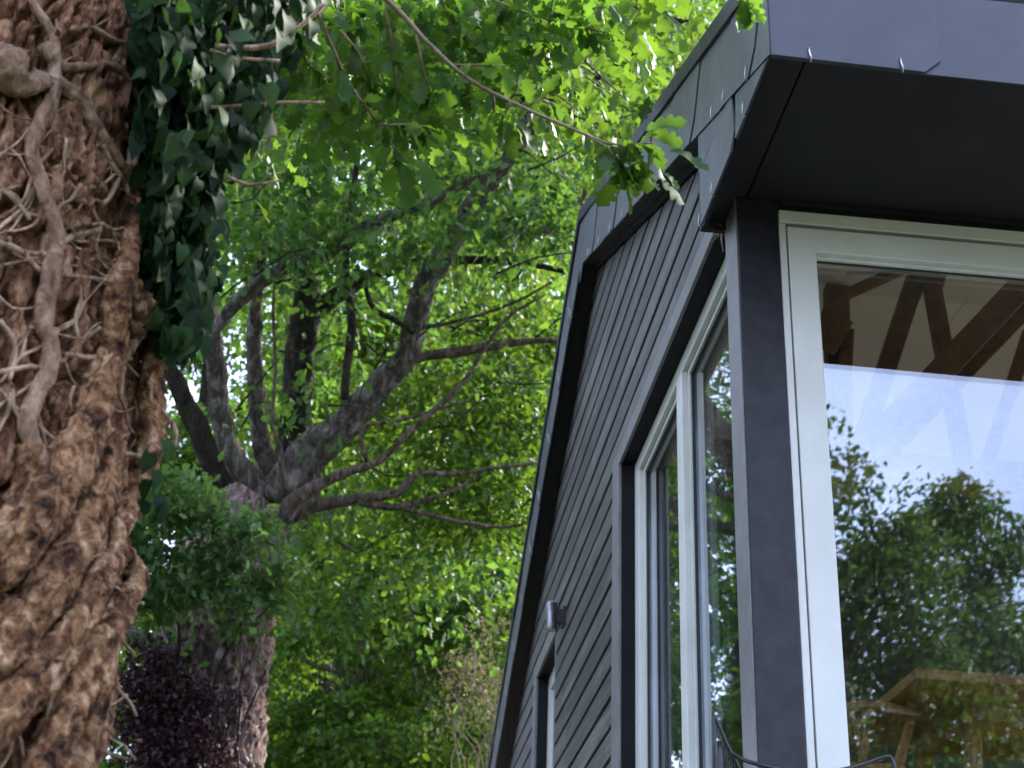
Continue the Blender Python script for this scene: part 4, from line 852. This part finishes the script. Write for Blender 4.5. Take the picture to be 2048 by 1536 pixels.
# ------------------------------------------------------------------ near oak branch reaching over to the eave
br = empty('oak_branch', at(790, -40, 3.5), 'bright green lobed oak branch hanging in front of the eave', 'branch')
V_, F_ = oak_leaf(); o_ = mesh_np('leaf', V_, F_, M['leaf_near'], br, smooth=True); oak_me = o_.data; D.objects.remove(o_)
twigs = [  # (pixel path, distance, leaf count, leaves mostly at the end)
    ([(700, -60, 11), (790, 15, 10), (860, 90, 9), (940, 160, 8), (1040, 212, 7), (1140, 256, 6), (1215, 287, 5), (1250, 300, 4)], 3.25, 0, .8),
    ([(1215, 287, 5), (1260, 290, 4), (1310, 285, 3)], 3.2, 14, .2), ([(1230, 292, 4), (1260, 330, 4), (1290, 350, 3)], 3.2, 13, .2), ([(1180, 275, 4), (1220, 300, 4), (1240, 340, 3)], 3.22, 11, .2),
    ([(1020, 205, 5), (1010, 230, 4), (1000, 245, 3)], 3.25, 8, .1), ([(985, 185, 5), (990, 215, 4), (980, 240, 3)], 3.3, 6, .1), ([(900, 130, 5), (960, 130, 4), (1010, 130, 3)], 3.3, 9, .1), ([(1050, 215, 4), (1080, 200, 4), (1100, 205, 3)], 3.3, 7, .1),
    ([(600, -60, 9), (650, 60, 8), (700, 170, 7), (760, 250, 5), (800, 320, 4)], 3.35, 26, .5), ([(760, 250, 5), (830, 250, 4), (870, 260, 3)], 3.3, 14, .2), ([(700, 170, 5), (660, 220, 4), (640, 250, 3)], 3.4, 10, .2),
    ([(900, -60, 7), (1000, 5, 6), (1100, 40, 5), (1170, 55, 4), (1230, 70, 3)], 3.6, 26, .4), ([(1100, 40, 5), (1090, 80, 4), (1110, 110, 3)], 3.6, 8, .1),
    ([(760, -60, 7), (780, 60, 6), (790, 150, 5), (800, 200, 4)], 3.5, 18, .4), ([(850, -60, 7), (900, 30, 6), (960, 100, 4), (990, 140, 3)], 3.6, 18, .4), ([(560, -40, 6), (600, 100, 5), (640, 150, 4), (680, 160, 3)], 3.6, 14, .3),
    ([(1380, -80, 6), (1440, -30, 5), (1480, -5, 4), (1492, 12, 3)], 3.1, 5, .3), ([(500, -60, 6), (560, 0, 5), (640, 30, 4), (700, 60, 3)], 3.7, 14, .4), ([(680, 60, 5), (720, 110, 4), (740, 180, 3)], 3.45, 14, .3), ([(830, 60, 5), (850, 150, 4), (870, 200, 3)], 3.4, 14, .3)]
def tip_leaf(px, py, d, ang, size, nz=(0, -.8, .45)):
    """leaf whose tip points at an image angle (0 right, 90 down)"""
    a = math.radians(ang); tip = RIGHT * math.cos(a) - UP * math.sin(a) + FWD * rng.normal(0, .25)
    place_leaf(oak_me, 'leaf', at(px, py, d), tip, np.array(nz) + rng.normal(0, .25, 3), size, br)
for pts, d_, nl, bias in twigs:
    P, R = [], []
    for a, b, w in pts: P.append(at(a, b, d_ + rng.normal(0, .02))); R.append(w / 2 / F_PX * d_)
    tube('twig', P, R, M['twig'], br, 7, .02, .06)
    PP, _ = smooth_path(P, R, .01)
    for k_ in range(nl):
        t_ = 1 - (1 - bias) * rng.beta(1.0, 1.6) * 0 - (rng.random() ** 1.4) * (1 - bias * .0) * (.75 if bias > .25 else .9)
        c_ = PP[int(np.clip(t_, 0, 1) * (len(PP) - 1))]; dr = PP[-1] - PP[-min(8, len(PP))]; dr /= np.linalg.norm(dr)
        tip = dr * .5 + rng.normal(0, .62, 3) + np.array([0, 0, -.55]); nr = np.array([0, -.15, .8]) + rng.normal(0, .55, 3)
        place_leaf(oak_me, 'leaf', c_, tip, nr, rng.uniform(.046, .076), br)
for a in ((1290, 262, 3.15, -18, .088), (1335, 300, 3.15, 22, .098), (1318, 330, 3.15, 62, .10), (1268, 345, 3.17, 100, .085), (1235, 345, 3.18, 115, .085), (1300, 270, 3.15, 12, .07), (1325, 345, 3.18, 40, .05), (1215, 330, 3.2, 120, .075), (1285, 320, 3.2, 80, .07),
          (1250, 380, 3.15, 70, .055), (1010, 240, 3.2, 75, .085), (985, 235, 3.2, 100, .085), (1030, 240, 3.2, 50, .08), (805, 325, 3.25, 80, .10), (835, 320, 3.25, 60, .095), (790, 330, 3.3, 105, .07), (1490, 8, 3.05, 80, .05), (1497, 12, 3.05, 45, .045), (1200, 55, 3.5, 20, .08), (1190, 70, 3.5, 45, .08)):
    tip_leaf(*a)
nf = 2200; w_ = rng.random(nf); pxf = 440 + 800 * rng.beta(1.3, 1.3, nf); pyf = rng.uniform(-90, 1, nf) + np.interp(pxf, [440, 700, 850, 1000, 1240], [230, 330, 300, 210, 60]) * rng.random(nf) ** .9
Pf = np.array([at(a, b, d_) for a, b, d_ in zip(pxf, pyf, rng.uniform(3.5, 5.2, nf))])
scatter('foliage', oak_leaf(), Pf, rdir(nf) * .7 + [0, 0, -.5], rdir(nf) * .6 + [0, -.1, .8], rng.uniform(.048, .074, nf), M['leaf_nearfill'], br)

# darker oak foliage hanging a little farther back
b2 = empty('oak_branch', at(700, -80, 6.5), 'darker oak foliage hanging in sprays behind the bright near branch', 'branch')
Pl, Tl = [], []
for k_ in range(46):
    px, py = rng.uniform(420, 1330), rng.uniform(-120, 10); d_ = rng.uniform(5.6, 8.2); mx_ = np.interp(px, [420, 560, 720, 900, 1080, 1330], [430, 420, 400, 330, 270, 60]); ln = rng.uniform(.35, 1.0) * (mx_ - py); dx_ = rng.uniform(-.25, .75) * ln
    pts = [at(px, py, d_), at(px + dx_ * .35, py + ln * .5, d_ + rng.normal(0, .1)), at(px + dx_, py + ln * .85, d_ + rng.normal(0, .2))]
    tube('twig', pts, [.010, .006, .003], M['twig'], b2, 6, .05, .05, k_)
    PP, _ = smooth_path(pts, [1, 1, 1], .02)
    for c_ in PP[int(len(PP) * .15)::2]:
        for q_ in range(int(rng.integers(1, 4))): Pl.append(c_ + rng.normal(0, .085, 3)); Tl.append(PP[-1] - PP[0])
Pl = np.array(Pl); Tl = np.array(Tl); n_ = len(Pl)
scatter('foliage', oak_leaf(13, 3.2), Pl, Tl / np.linalg.norm(Tl, axis=1)[:, None] * .5 + rdir(n_) * .8 + [0, 0, -.4], rdir(n_) * .65 + [0, -.1, .8], rng.uniform(.07, .115, n_), M['leaf_oak'], b2)
